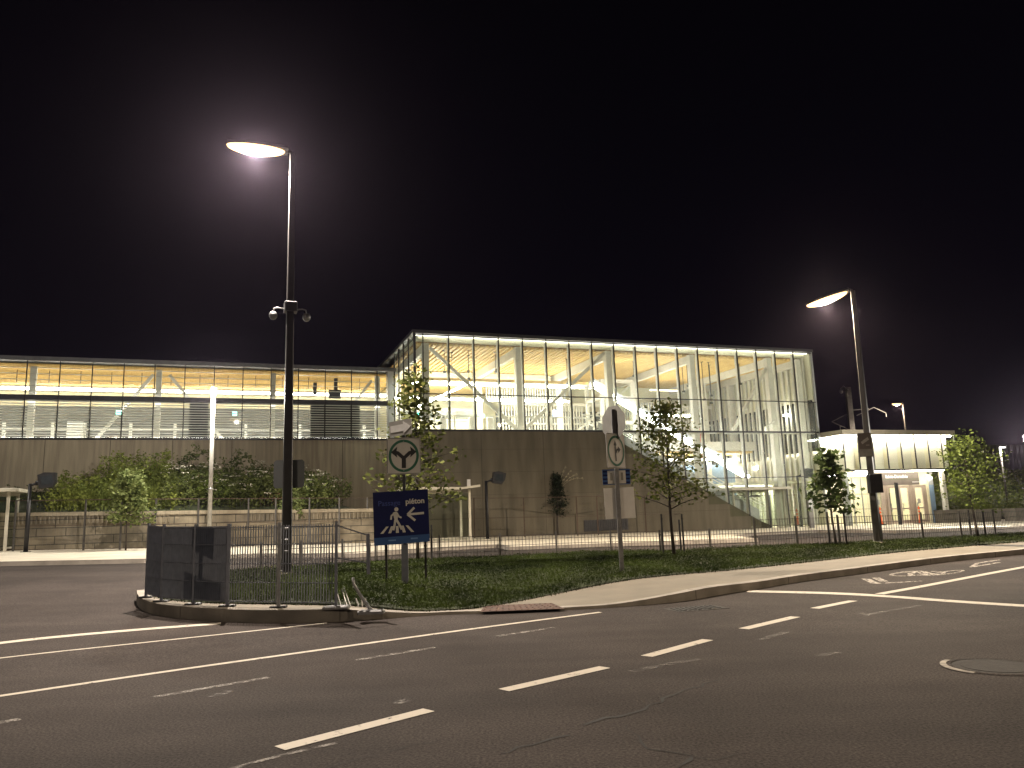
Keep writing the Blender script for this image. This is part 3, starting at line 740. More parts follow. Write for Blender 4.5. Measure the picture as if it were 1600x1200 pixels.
# ------------------------------------------------------------------ platform wing
wing = bthing('platform_wing', 'long low platform wing with horizontal louvres behind glass above a ribbed wall', 'station wing')
WW = 5.33; TW0 = -30.
MB().box(TW0, 0, WW, WW + .35, -.3, 6.12).build('plinth_wall', M_plinth, wing)
MB().box(TW0, .1, WW - .10, WW + 12.5, 10.10, 10.32).build('roof', mat('wing_roof_trim', (.12, .12, .125), .5, .3, c2=(.09, .09, .095), scale=3), wing)
MB().box(TW0, -.4, WW - .06, WW + .0, 6.06, 6.16).build('sill', M_black, wing)
for k in range(9): MB().box(-3.0 - k * 2.95 - .012, -3.0 - k * 2.95 + .012, WW - .006, WW, .5, 6.05).build('panel_joint', mat('joint', (.05, .042, .032), .9), wing)
M_louvfill = emit('louvre_fill_light', (1., .97, .88), 24.)  # unseen light lines added to brighten the louvres
MB().box(TW0, -.42, WW + .52, WW + .56, 6.10, 6.14).build('louvre_fill_light', M_louvfill, wing); MB().box(TW0, -.42, WW + .46, WW + .50, 8.14, 8.17).build('louvre_fill_light', M_louvfill, wing)
MB().box(-.40, -.06, WW - .1, WW + .5, 6.14, 10.10).build('end_frame', M_frame, wing)
wt = [-.4]; x = -1.03
while x > TW0: wt.append(x); x -= 1.478
for i, x in enumerate(wt):
    if i: MB().box(x - .025, x + .025, WW - .05, WW, 6.16, 10.1).build('mullion', M_black, wing)
for a, b in zip(wt[1:], wt[:-1]):
    MB().box(a + .025, b - .025, WW - .02, WW - .008, 8.36, 10.08).build('glass_pane', MATS['clear_glass'], wing)
    MB().box(a + .025, b - .025, WW - .02, WW - .008, 6.18, 8.1).build('glass_pane', MATS['clear_glass'], wing)
    mb = MB(); z = 6.28
    while z < 8.1: mb.box(a + .03, b - .03, WW + .10, WW + .19, z, z + .05); z += .135
    mb.build('louvre', M_white, wing)
    mb = MB(); z = 8.55
    while z < 10.0: mb.box(a + .03, b - .03, WW + .10, WW + .18, z, z + .022); z += .30
    mb.build('louvre', M_offw, wing)
MB().box(TW0, -.4, WW + .02, WW + .45, 8.12, 8.36).build('mid_beam', M_dark, wing)
MB().box(TW0, -.4, WW + .5, WW + 12.3, 5.8, 6.06).build('platform_floor', M_floor, wing)
MB().box(TW0, .3, WW + .5, WW + 12.3, 9.98, 10.05).build('ceiling', M_wood, wing)
mb = MB()
for k in range(40): mb.box(TW0, .3, WW + .6 + k * .28, WW + .72 + k * .28, 9.92, 9.98)
mb.build('ceiling_slats', M_wood, wing)
MB().box(TW0, .3, WW + 8.2, WW + 8.35, 6.06, 8.9).build('platform_screen', mat('screen_wall', (.15, .155, .15), .4, c2=(.10, .105, .105), scale=.6), wing)
MB().box(TW0, .3, WW + 8.1, WW + 8.4, 8.9, 9.95).build('rear_bulkhead', M_cream, wing)
MB().box(TW0, .2, WW + 2.4, WW + 2.56, 9.0, 9.08).build('linear_light', M_tubeg, wing)
MB().box(TW0, .2, WW + 2.35, WW + 2.62, 9.12, 9.20).build('light_housing', M_white, wing)
MB().box(TW0, .2, WW + 6.4, WW + 6.5, 9.7, 9.76).build('linear_light', M_tubeg, wing)  # second light line, added and set high out of sight
x = -.9; k = 0
while x > TW0:
    MB().box(x - .14, x + .14, WW + .55, WW + .83, 6.06, 9.92).build('column', M_offw, wing)
    x2 = x - 5.9
    if k % 2 == 0: MB().bar((x - .3, WW + .9, 9.7), (x2 + 3.0, WW + .9, 6.2), .16, .16, up=(0, 1, 0)).build('brace', M_offw, wing)
    else: MB().bar((x2 + .5, WW + .9, 9.7), (x - 2.6, WW + .9, 6.2), .16, .16, up=(0, 1, 0)).build('brace', M_offw, wing)
    x = x2; k += 1
mb = MB(); x = -1.2
while x > TW0: mb.box(x - .08, x + .08, WW + 3.6, WW + 3.72, 6.06, 7.35); x -= 1.55 if int(-x * 3) % 2 else 2.3
mb.build('platform_posts', M_white, wing)
MB().box(TW0, -.8, WW + 3.6, WW + 3.68, 6.42, 6.50).build('platform_rail', M_white, wing); MB().box(TW0, -.8, WW + 3.6, WW + 3.66, 7.0, 7.05).build('platform_rail', M_white, wing)
mb = MB(); x = -1.8
while x > TW0: mb.box(x - .015, x + .015, WW + 1.6, WW + 1.63, 9.25, 9.9); x -= 1.48
mb.build('light_hangers', M_dark, wing)
MB().box(-4.75, -2.0, WW + .22, WW + .48, 6.17, 8.1).build('dark_kiosk', M_black, wing)
MB().box(-11.1, -10.15, WW + .22, WW + .48, 6.17, 8.1).build('dark_kiosk', M_black, wing)
mb = MB(); mb.box(-4.5, -4.3, WW + 1.5, WW + 1.7, 8.9, 9.6); mb.box(-3.3, -3.1, WW + 1.5, WW + 1.7, 8.8, 9.9); mb.box(-3.6, -2.9, WW + 1.5, WW + 1.7, 8.7, 9.2); mb.build('loudspeakers', M_dark, wing)
for x in (-8.8, -14.6, -20.2): MB().bbox(x - .12, x + .12, WW + .8, WW + .85, 7.5, 7.72, .01).build('exit_sign', M_exit, wing)
MB().box(-17.4, -16.6, WW + 3.2, WW + 3.5, 6.06, 7.4).build('ticket_machine', M_white, wing)

# ------------------------------------------------------------------ entrance pavilion
pav = bthing('entrance_pavilion', 'low entrance pavilion with glowing cream glass panels above brown doors', 'entrance pavilion')
PW = -1.7; PA, PB = 26.08, 35.1
MB().box(PA - .06, PB + .06, PW - .06, 7., 5.72, 6.03).build('roof', mat('bronze_fascia', (.30, .265, .20), .5, .2, c2=(.26, .23, .17), scale=2), pav)
MB().box(PA, PB, PW, 7., 3.52, 3.62).build('soffit', M_cream, pav)
MB().box(PA + .45, PB - .3, PW + .42, PW + .5, 3.62, 5.72).build('back_panel', mat('backlit_cream', (.80, .77, .66), .6, c2=(.74, .71, .60), scale=.6, stretch=(1, 1, 5)), pav)
MB().box(PA + .40, PA + .45, PW + .42, 6.9, 3.62, 5.72).build('back_panel', MATS['backlit_cream'], pav)
MB().box(PB - .3, PB - .25, PW + .42, 6.9, 3.62, 5.72).build('back_panel', MATS['backlit_cream'], pav)
MB().box(PA + .1, PB - .1, PW + .14, PW + .24, 5.62, 5.70).build('cornice_light', M_wash, pav)
MB().box(PA + .12, PA + .22, PW + .3, 6.8, 5.62, 5.70).build('cornice_light', M_wash, pav)
NP = 8
for i in range(NP + 1):
    x = PA + (PB - PA) * i / NP
    MB().box(x - .022, x + .022, PW - .02, PW + .05, 3.62, 5.72).build('mullion', M_dark, pav)
    if i < NP: MB().box(x + .022, x + (PB - PA) / NP - .022, PW, PW + .012, 3.63, 5.71).build('glass_pane', MATS['clear_glass'], pav)
    if 0 < i < NP: MB().box(x + .03, x + .10, PW + .06, PW + .4, 3.63, 5.6).build('glass_fin', M_cream, pav)
MB().box(PA, PA + .012, PW + .05, -.15, 3.63, 5.71).build('glass_pane', MATS['clear_glass'], pav)
MB().box(PA - .04, PB + .04, PW - .04, PW + .06, 3.50, 3.60).build('sill', M_dark, pav)
# recessed front under the soffit
FW = -.9; ZF = .22
MB().box(26.4, 35.0, FW + 4.2, FW + 4.3, .1, 3.5).build('lobby_wall', M_cream, pav)
MB().box(28.55, 32.6, FW, FW + .12, 2.62, 3.42).build('header', M_band, pav)
MB().box(28.55, 32.6, FW - .01, FW, 2.98, 3.0).build('header_trim', mat('header_green', (.10, .16, .06), .5), pav)
text_mesh('Sainte-Dorothée', .27, 'station_name', mat('white_lettering', (.8, .8, .76), .5), pav, (30.75, FW - .012, 3.16), bold=.006)
MB().ring(28.8, 2.82, .08, .08, .07, FW - .012, FW - .001, 20).build('round_mark', MATS['white_lettering'], pav)
MB().box(32.0, 32.6, FW - .012, FW - .001, 2.78, 2.82).build('header_trim', MATS['white_lettering'], pav)
for x0, n, in ((28.6, 1), (29.85, 2), (32.0, 1)):
    for k in range(n):
        a = x0 + k * .95; b = a + .93
        d = MB(); d.box(a, a + .16, FW, FW + .08, ZF, 2.6); d.box(b - .16, b, FW, FW + .08, ZF, 2.6); d.box(a + .16, b - .16, FW, FW + .08, 2.44, 2.6); d.box(a + .16, b - .16, FW, FW + .08, ZF, ZF + .22); d.box(a + .16, b - .16, FW, FW + .08, 1.12, 1.2)
        dd = d.build('door', M_beige, pav)
        MB().box(a + .16, b - .16, FW + .03, FW + .045, ZF + .22, 2.44).build('door_glass', MATS['clear_glass'], dd)
        MB().box(a + .19, a + .23, FW - .05, FW - .02, 1.0, 1.5).build('door_handle', M_galv, dd)
for a, b in ((29.56, 29.84), (31.78, 31.98), (32.96, 33.1)): MB().box(a, b, FW + .01, FW + .10, ZF - .1, 2.62).build('door_post', M_beige, pav)
MB().box(29.62, 29.78, FW - 1.0, FW - .86, ZF - .1, 2.75).build('canopy_post', M_dark, pav)
MB().box(33.15, 33.25, FW - .1, FW + 3, ZF - .1, 3.5).build('side_wall', M_cream, pav)
MB().box(33.3, 34.1, FW + .3, FW + .4, ZF - .1, 2.6).build('blue_wall', M_blue, pav)
MB().box(33.3, 34.1, FW + .3, FW + .4, 2.6, 3.5).build('clerestory', M_frame, pav)
MB().box(33.4, 33.95, FW + .2, FW + .28, 3.0, 3.08).build('linear_light', M_tubed, pav)
MB().box(34.25, 34.5, FW - .3, FW - .05, ZF - .1, 3.5).build('column', M_offw, pav)
for x in (26.4, 27.15, 27.85): MB().box(x, x + .04, FW - .02, FW + .05, ZF - .1, 3.5).build('mullion', M_frame, pav)
for x in (26.45, 27.2, 27.9): MB().box(x, x + .65, FW, FW + .012, ZF, 3.48).build('glass_pane', MATS['clear_glass'], pav)
MB().box(27.0, 27.3, FW + .4, FW + .7, ZF - .1, 3.5).build('column', M_frame, pav)
for w in (1.2, 2.6): MB().box(26.6, 33., FW + w, FW + w + .14, 3.36, 3.44).build('linear_light', M_tubed, pav)
MB().box(27.0, 34.2, PW + .25, PW + .35, 3.46, 3.51).build('soffit_light', emit('soffit_light', (1., .93, .78), 20.), pav)
MB().box(28.85, 29.2, FW + .02, FW + .028, 1.45, 1.75).build('door_notice', M_frame, pav)
MB().box(32.3, 32.55, FW + .02, FW + .028, 1.45, 1.75).build('door_notice', M_signw, pav)

# ------------------------------------------------------------------ embankment, block wall
wallpts = [G(-260, 866, .13), G(-60, 861.5, .13), G(240, 856.5, .13), G(590, 848, .13), G(612, 843, .13)]
WL = [tuple(p[:2]) for p in wallpts]
bw = thing('retaining_wall', 'low tan block retaining wall with pale coping below the planted bank', 'retaining wall')
WT = lambda x, y: zp(x, y) + 1.36
mb = MB(); wl = resample(WL, .8, False); inn = offset_line(wl, .45); n = len(wl)
mb.add([(x, y, zp(x, y) - .3) for x, y in wl] + [(x, y, WT(x, y)) for x, y in wl] + [(x, y, WT(x, y)) for x, y in inn], [(i, i + 1, n + i + 1, n + i) for i in range(n - 1)] + [(n + i, n + i + 1, 2 * n + i + 1, 2 * n + i) for i in range(n - 1)])
mb.build('blocks', M_block, bw)
mb = MB(); a = offset_line(wl, -.05); b = offset_line(wl, .40)
mb.add([(x, y, WT(x, y) - .0) for x, y in a] + [(x, y, WT(x, y) + .15) for x, y in a] + [(x, y, WT(x, y) + .15) for x, y in b] + [(x, y, WT(x, y)) for x, y in b],
       [(i, i + 1, n + i + 1, n + i) for i in range(n - 1)] + [(n + i, n + i + 1, 2 * n + i + 1, 2 * n + i) for i in range(n - 1)] + [(2 * n + i, 2 * n + i + 1, 3 * n + i + 1, 3 * n + i) for i in range(n - 1)] + [(3 * n + i, 3 * n + i + 1, i + 1, i) for i in range(n - 1)])
mb.build('coping', M_cap, bw)
mb = MB(); L = resample(WL, .17, False); ol = offset_line(L, -.02)
for i, (x, y) in enumerate(ol):
    if (i // 18) % 3 != 1: z = WT(x, y); mb.box(x - .035, x + .035, y - .03, y + .03, z - .31, z - .03)
mb.build('ribs', M_block, bw)
# bank from the wall up to the wing
wi = resample([tuple(p) for p in offset_line(WL, .4)], .8, False); m_ = len(wi); ROWS = 9; vs = []
def bank_z(x, y):
    t, w, _ = W2L((x, y, 0)); wl_ = np.array(WL); d = 99
    # height rises with distance behind the wall, dying out toward the hall corner
    yy = np.interp(x, [p[0] for p in wi], [p[1] for p in wi]); s = min(1., max(0, (y - yy) / 9.)); fall = 1 - ss(-7., -1.5, t) * .95
    return WT(x, yy) + .02 + (1.5 * s ** .8) * fall
for j in range(ROWS + 1):
    for (x, y) in wi:
        t, w, _ = W2L((x, y, 0)); p = np.array([x, y, 0]) * (1 - j / ROWS) + L2W(t, WW + .1) * (j / ROWS); vs.append((p[0], p[1], bank_z(p[0], p[1])))
struct(MB().add(vs, [(j * m_ + i, j * m_ + i + 1, (j + 1) * m_ + i + 1, (j + 1) * m_ + i) for j in range(ROWS) for i in range(m_ - 1)]).build('hillside', M_soil))
# ------------------------------------------------------------------ trees and plants
def crown_leaves(centres, spread, per, size, flat=.6):
    c = np.repeat(np.array(centres), per, axis=0)
    c = c + RNG.normal(0, 1, c.shape) * spread * np.array([1, 1, flat])
    return leaf_quads(c, size, .45, .6)
def make_tree(name, label, cat, base, H, trunk_r, z0, prof, nb, leaf, lsize, per, spread, seed, group=None, lean=(0, 0), trunkmat=None, up=.35):
    """prof(s) gives branch length at fraction s of the crown height"""
    r = random.Random(seed); t = thing(name, label, cat, base, 0, group)
    tk = [(lean[0] * s * H + .03 * math.sin(s * 5 + seed), lean[1] * s * H + .03 * math.cos(s * 4 + seed), s * H) for s in [k / 9 for k in range(10)]]
    def trunk_at(z):
        s = z / H * 9; i = min(8, int(s)); f = s - i; return Vector(tk[i]) * (1 - f) + Vector(tk[i + 1]) * f
    mb = MB(); mb.tube(tk, [max(.008, trunk_r * (1 - .88 * k / 9)) for k in range(10)], 8)
    cen = []
    for k in range(nb):
        s = (k + .5) / nb; z = z0 + (H - z0) * s * .97; p = trunk_at(z); az = k * 2.399 + r.uniform(-.3, .3)
        L = prof(s) * r.uniform(.7, 1.2); el = up + .5 * s + r.uniform(-.15, .15)
        pts = [p]; d = Vector((math.cos(az) * math.cos(el), math.sin(az) * math.cos(el), math.sin(el)))
        for q in range(4): d = (d + Vector((r.gauss(0, .12), r.gauss(0, .12), r.gauss(-.02, .08)))).normalized(); pts.append(pts[-1] + d * L / 4)
        mb.tube(pts, [max(.004, trunk_r * .35 * (1 - s * .6) * (1 - .8 * i / 4)) for i in range(5)], 5, False)
        for q in range(2, 5):
            for _ in range(2): cen.append(np.array(pts[q]) + np.array([r.gauss(0, spread * .8) for _ in range(3)]))
        cen.append(np.array(pts[1]) * .5 + np.array(pts[2]) * .5)
    mb.build('trunk', trunkmat or M_bark, t)
    np_mesh('crown', crown_leaves(cen, spread, per, lsize), 4, leaf, t)
    return t
def zi(x, y): return zw(x, y) + .02
def gi(px, py): p = G(px, py, .19); p[2] = zi(p[0], p[1]); return p
def gpz(px, py): p = G(px, py, .13); return p
T1 = gi(655, 879); make_tree('young_tree', 'slender young tree half hidden by the blue pedestrian sign', 'tree', T1, 5.0, .05, 1.15, lambda s: 1.3 * (1 - s) ** .8 + .12, 36, LEAF['tree'], .16, 6, .14, 11, None, (-.018, 0))
T2 = gpz(872.5, 836); make_tree('conifer_tree', 'small dark conifer standing alone before the brown concrete wall', 'tree', T2, 3.2, .05, 1.0, lambda s: (.62 * (1 - s) ** .7 + .10) * (.7 + .5 * abs(math.sin(s * 17))), 34, LEAF['conifer'], .10, 15, .09, 23, None, (.01, 0))
T3 = gi(1054, 868); make_tree('young_tree', 'wide spreading young tree between metal stakes to the right of the stop sign post', 'tree', T3, 4.25, .055, 1.25, lambda s: 1.5 * (1 - s) ** .8 * (.7 + .5 * min(1, s * 3)) + .08, 44, LEAF['tree'], .12, 7, .13, 35, None, (-.006, 0))
T4 = gi(1306, 849); make_tree('young_maple', 'small big-leaved maple between two stakes in front of the glass hall corner', 'tree', T4, 2.95, .04, 1.0, lambda s: .70 * (1 - s * .85) + .08, 22, LEAF['maple'], .20, 6, .13, 41, None, (-.01, 0))
T5 = gi(1527, 839); make_tree('young_tree', 'flat layered lime green tree in front of the concrete planters', 'tree', T5, 3.35, .05, 1.2, lambda s: .55 + .75 * math.sin(PI * min(1, s * 1.15)) * (1 - s * .5), 30, LEAF['lime'], .11, 12, .16, 53, None, (-.022, 0), up=.15)
T6 = gpz(195, 860); make_tree('young_tree', 'pale leafed young tree in front of the block retaining wall near the floodlight', 'tree', T6, 2.95, .035, .95, lambda s: .85 * (1 - s) ** .7 + .12, 34, LEAF['pale'], .15, 11, .13, 64, None, (.02, 0))
T7 = gpz(466, 850); make_tree('young_tree', 'pale leafed sapling behind the tall lamp post by the retaining wall', 'tree', T7, 2.6, .03, .9, lambda s: .95 * (1 - s) ** .8 + .10, 24, LEAF['pale'], .16, 9, .12, 77, None, (0, 0))
# feather-like dead tips above the conifer
mb = MB(); rr = random.Random(3)
for k in range(4):
    p = Vector((.1 + .05 * k, 0, 2.5)); pts = [p]
    for q in range(5): p = p + Vector((.08 + .05 * k, rr.gauss(0, .02), .22 - .035 * q * k * .6)); pts.append(p)
    mb.tube(pts, [.006] * 5 + [.003], 4)
    for p in pts[2:]:
        for _ in range(6): a = p + Vector((rr.gauss(0, .03), rr.gauss(0, .03), rr.gauss(0, .03))); mb.bar(a, a + Vector((.05, .01, .03)), .012)
rg = thing('reed_grass', 'tall pale seed-headed reed grass beside the small conifer', 'grass clump', T2); mb.build('stems', LEAF['seed'], rg)
# stakes round the trees
def stake(px, py, pt, label):
    b = gi(px, py); h = top_of(pt[0], pt[1], b[1])[2] - b[2]
    mb = MB(); mb.box(-.022, .022, -.022, .022, -.1, h); mb.box(-.03, .03, -.03, -.022, h - .16, h - .12); o = mb.build('tree_stake', M_stake)
    o.location = tuple(b); tag(o, label, 'stake', 'stakes round the young trees')
stake(604, 910, (609, 848), 'dark stake below the left edge of the blue pedestrian sign')
stake(665.6, 905, (665, 842), 'dark stake directly below the right edge of the blue pedestrian sign')
stake(675, 880, (671, 820), 'thin dark stake standing just right of the blue pedestrian sign')
stake(1032, 862, (1030, 828), 'shorter left stake of the spreading tree right of the stop sign')
stake(1037, 866, (1034, 803), 'tall left stake of the spreading tree right of the stop sign')
stake(1064, 861, (1059, 812), 'shorter right stake of the spreading tree right of the stop sign')
stake(1069, 863, (1064, 803), 'tall right stake of the spreading tree right of the stop sign')
stake(1297, 850, (1293, 800), 'left stake of the small maple by the leaning lamp post')
stake(1323, 850, (1319, 800), 'right stake of the small maple by the leaning lamp post')
stake(1518, 838, (1514, 797), 'left stake of the lime green tree by the planters')
stake(1540, 837, (1535, 799), 'right stake of the lime green tree by the planters')

# bank vegetation
def bank_pt(t, s):
    # s = 0 at the block wall, 1 at the wing wall
    x0 = L2W(t, 0); ws = [p for p in wi]
    best = min(wi, key=lambda p: abs(W2L((p[0], p[1], 0))[0] - t)); w0 = W2L((best[0], best[1], 0))[1]
    p = L2W(t, w0 + .3 + (WW - .2 - w0) * s); p[2] = bank_z(p[0], p[1]); return p
def weeds(n, trange, srange, h, size, m, stem=True, flowers=0):
    Vs = []; Fl = []
    for _ in range(n):
        p = bank_pt(RNG.uniform(*trange), RNG.uniform(*srange)); hh = h * RNG.uniform(.45, 1.15)
        k = int(10 + hh * 16); z = RNG.uniform(0, 1, k) ** .8
        c = p + np.column_stack([RNG.normal(0, .14, k) * (1.2 - .6 * z), RNG.normal(0, .14, k) * (1.2 - .6 * z), z * hh])
        Vs.append(leaf_quads(c, size, .6, .4))
        if flowers and RNG.random() < flowers:
            q = p + np.array([0, 0, hh * 1.05]) + RNG.normal(0, 1, (14, 3)) * np.array([.12, .12, .015]); Fl.append(leaf_quads(q, .07, .2, .8))
    return np.concatenate(Vs), (np.concatenate(Fl) if Fl else None)
V1, F1 = weeds(520, (-11.8, -4.2), (.02, .75), 1.35, .17, None, flowers=.25)
V2, _ = weeds(160, (-26, -12), (.0, .9), .5, .13, None)
tag(np_mesh('bank_weeds', np.concatenate([V1, V2]), 4, LEAF['weed']), 'tangled mass of dark green weeds and shrubs filling the bank below the wing', 'weeds', kind='stuff')
tag(np_mesh('white_umbels', F1, 4, LEAF['flower']), 'scattered flat white flower heads above the weeds on the bank', 'flowers', kind='stuff')
# tall yellow-green grass on the left of the bank
Vt, _ = weeds(330, (-16.4, -11.0), (.03, .8), 1.15, .15, None)
qs = np.array([bank_pt(RNG.uniform(-16.2, -11.2), RNG.uniform(.05, .8)) for _ in range(3000)])
tq = np.array([W2L(p)[0] for p in qs]); hs = .75 * np.exp(-((tq + 13.2) / 2.0) ** 2) + .3
V = np.concatenate([blades(qs[i:i + 1], hs[i], .035, .6) for i in range(len(qs))])
V = np.concatenate([V.reshape(-1, 3, 3), V.reshape(-1, 3, 3)[:, 2:3] + np.array([.006, 0, 0])], 1).reshape(-1, 3)
Vt2, _ = weeds(170, (-14.6, -11.6), (.25, .85), 1.9, .16, None)
V = np.concatenate([V, Vt, Vt2])
tag(np_mesh('tall_grass', V, 4, LEAF['tall']), 'bright yellow green tall grass on the left part of the bank', 'grass', kind='stuff')
def shrub(label, t, s, rx, h, leaf, lsize, n, seed, name='shrub'):
    r = np.random.default_rng(seed); p = bank_pt(t, s); o = thing(name, label, 'shrub', p)
    cen = []
    for k in range(n):
        d = r.normal(0, 1, 3); d /= np.linalg.norm(d); q = d * r.uniform(.4, 1) ** .5 * np.array([rx, rx, h * .5]) + np.array([0, 0, h * .5]); cen.append(q)
    np_mesh('foliage', crown_leaves(cen, .12, 16, lsize, .8), 4, leaf, o)
    mb = MB()
    for k in range(7): q = cen[k * 3 % n]; mb.tube([(0, 0, 0), tuple(q * np.array([.4, .4, .6])), tuple(q)], [.02, .012, .005], 5)
    mb.build('stems', M_bark, o)
shrub('dark bushy shrub on the bank against the wall, right of the slim white pole', -8.6, .55, 1.1, 2.1, LEAF['weed'], .15, 60, 1)
shrub('tall dark shrub on the bank just left of the slim white pole', -10.6, .6, 1.0, 2.3, LEAF['weed'], .15, 55, 2)
shrub('dark green shrub at the lower right end of the bank', -4.2, .35, 1.0, 1.3, LEAF['weed'], .14, 45, 3)
shrub('rust brown withered shrub low on the bank left of the tall lamp post', -7.0, .12, .75, .6, LEAF['dry'], .08, 40, 4, 'withered_shrub')
shrub('leafy mid green shrub in the middle of the bank behind the retaining wall', -9.5, .15, .8, 1.2, LEAF['lime'], .13, 34, 5)

# ------------------------------------------------------------------ fences
# welded grating fence on the kerbed nose of the island
def seg_panel(mb, p, q, z0, z1, pitch, dep, th):
    p, q = np.array(p), np.array(q); L = np.linalg.norm(q - p); d = (q - p) / L; nrm = np.array([-d[1], d[0]]); k = int(L / pitch)
    for i in range(k):
        c = p + d * (i + .5) * pitch; zb = zw(c[0], c[1])
        a = c - nrm * dep / 2; b = c + nrm * dep / 2; tt = d * th / 2
        vs = [(*(a - tt), zb + z0), (*(a + tt), zb + z0), (*(b + tt), zb + z0), (*(b - tt), zb + z0)]; vs += [(x, y, zb + z1) for x, y, _ in vs]
        mb.add(vs, [(0, 1, 5, 4), (1, 2, 6, 5), (2, 3, 7, 6), (3, 0, 4, 7), (4, 5, 6, 7)])
    for z in (z0 + .02, z0 + (z1 - z0) * .26, z0 + (z1 - z0) * .5, z0 + (z1 - z0) * .75, z1 - .03):
        mb.bar((*p, zw(*p) + z), (*q, zw(*q) + z), .012, .014)
gf = thing('grating_fence', 'dark vertical-bar grating fence curving along the kerb at the nose of the island', 'fence', G(355, 948, .19))
posts_px = [(228, 934), (252, 940.5), (302, 945), (355, 948), (435, 949.5), (525, 951)]
pw = [G(a, b, .19)[:2] for a, b in posts_px]; base = np.array(gf.location)
def rel(mb):
    mb.v = [(x - base[0], y - base[1], z - base[2]) for x, y, z in mb.v]; return mb
for k_, (a, b) in enumerate(zip(pw[:-1], pw[1:])):
    mb = MB(); seg_panel(mb, a, b, .07, 1.30, .050, .046 if k_ < 3 else .026, .003); rel(mb).build('grating_panel', M_grate, gf)
for i, p in enumerate(pw):
    z = zw(*p); d = .05 if i in (3, 4) else .035
    rel(MB().box(p[0] - d / 2, p[0] + d / 2, p[1] - .03, p[1] + .03, z, z + 1.34)).build('post', M_galv if i == 4 else M_grate, gf)
    rel(MB().bbox(p[0] - .13, p[0] + .13, p[1] - .06, p[1] + .06, z, z + .03, .008)).build('foot_plate', M_dark, gf)
# the knocked-down end bay
pe = G(580, 952, .19)[:2]; pt_ = np.array([pw[-1][0] + .48, pw[-1][1] + .15]); ze = zw(*pe)
mb = MB(); mb.bar((pw[-1][0], pw[-1][1], zw(*pw[-1]) + 1.28), (pt_[0], pt_[1], zw(*pt_) + 1.15), .014, .02); mb.bar((pw[-1][0], pw[-1][1], zw(*pw[-1]) + .78), (pt_[0], pt_[1], zw(*pt_) + .72), .014, .02)
mb.bar((pt_[0], pt_[1], zw(*pt_) + .55), (pt_[0] - .01, pt_[1], zw(*pt_) + 1.18), .05); rel(mb).build('bent_rail', M_grate, gf)
mb = MB(); mb.tube([(pe[0], pe[1], ze + .04), (pe[0] - .06, pe[1] + .03, ze + .12), (pe[0] - .20, pe[1] + .08, ze + .30), (pe[0] - .285, pe[1] + .10, ze + .44), (pe[0] - .30, pe[1] + .1, ze + .54)], [.028, .026, .024, .024, .022], 8)
rel(mb).build('bent_post', M_galv, gf)
rel(MB().bbox(pe[0] - .2, pe[0] + .2, pe[1] - .1, pe[1] + .1, ze, ze + .06, .02)).build('foot_plate', M_galv, gf)
rel(MB().bbox(pw[-1][0] - .2, pw[-1][0] + .2, pw[-1][1] - .09, pw[-1][1] + .09, zw(*pw[-1]), zw(*pw[-1]) + .05, .02)).build('foot_plate', M_galv, gf)
mb = MB()
for dx, h, l in ((.02, .30, -.10), (.12, .26, -.10), (.17, .28, -.11), (.36, .14, -.02), (.42, .13, -.02), (.30, .12, -.05)):
    x = pw[-1][0] + dx; y = pw[-1][1] + .02; z = zw(x, y) + .05; mb.bar((x + .05, y, z), (x + .05 + l, y + .03, z + h), .022, .007)
rel(mb).build('broken_bars', M_galv, gf)

# low picket fence along the back of the island
bl_px = [(407, 892), (470, 888), (535, 885), (587, 881.5), (687, 875.5), (782, 871.5), (870, 867.5), (955, 864), (1035, 860.5), (1110, 857), (1181, 854), (1246, 851), (1312, 848.3), (1378, 845.5), (1443, 842.7), (1503, 839), (1556, 836), (1615, 832), (1700, 827)]
bp = [G(a, b, .19)[:2] for a, b in bl_px]
lf = thing('picket_fence', 'low fine-barred metal fence along the back edge of the grass island', 'fence', (*bp[5], zw(*bp[5]))); base = np.array(lf.location)
tf = thing('picket_fence', 'taller fine-barred metal fence on the right end of the island', 'fence', (*bp[12], zw(*bp[12])))
for i, (a, b) in enumerate(zip(bp[:-1], bp[1:])):
    tall = i >= 10; base = np.array((tf if tall else lf).location)
    mb = MB(); h = .92 if tall else .64; seg_panel(mb, a, b, .03, h, .105, .012, .010); rel(mb).build('bar_panel', M_fence, tf if tall else lf)
for i, p in enumerate(bp):
    tall = i >= 10; h = .98 if tall else .68; base = np.array((tf if tall else lf).location); z = zw(*p)
    rel(MB().box(p[0] - .025, p[0] + .025, p[1] - .025, p[1] + .025, z - .05, z + h)).build('post', M_fence, tf if tall else lf)

# wire fence between plaza and walls
wp_px = [(-150, 864), (-60, 862.5), (20, 861.5), (130, 860), (187, 859), (241, 858), (308, 856), (387, 853.5), (430, 852), (483, 851), (530, 849.5), (574, 848), (640, 845), (742, 841), (820, 839), (903, 837), (935, 836), (1010, 832.5), (1076, 829), (1150, 826), (1206, 823.5), (1300, 820), (1394, 817), (1455, 815)]
wp = [G(a, b, .13)[:2] for a, b in wp_px]
wf = thing('wire_fence', 'man-high thin wire mesh fence with dark posts in front of the walls along the plaza', 'fence', (*wp[8], zp(*wp[8]))); base = np.array(wf.location)
for i, p in enumerate(wp):
    z = zp(*p); rel(MB().box(p[0] - .03, p[0] + .03, p[1] - .03, p[1] + .03, z, z + 2.0)).build('post', M_rustyf if 12 < i < 19 else M_fence, wf)
mb = MB(); mm = MB()
for a, b in zip(wp[:-1], wp[1:]):
    za, zb_ = zp(*a), zp(*b)
    for h, w in ((1.98, .03), (.98, .022), (.06, .02)): mb.bar((*a, za + h), (*b, zb_ + h), w, w)
    k = int(np.linalg.norm(b - a) / .16)
    for j in range(1, k): s = j / k; c = a * (1 - s) + b * s; z = za * (1 - s) + zb_ * s; mm.bar((*c, z + .06), (*c, z + 1.97), .0045)
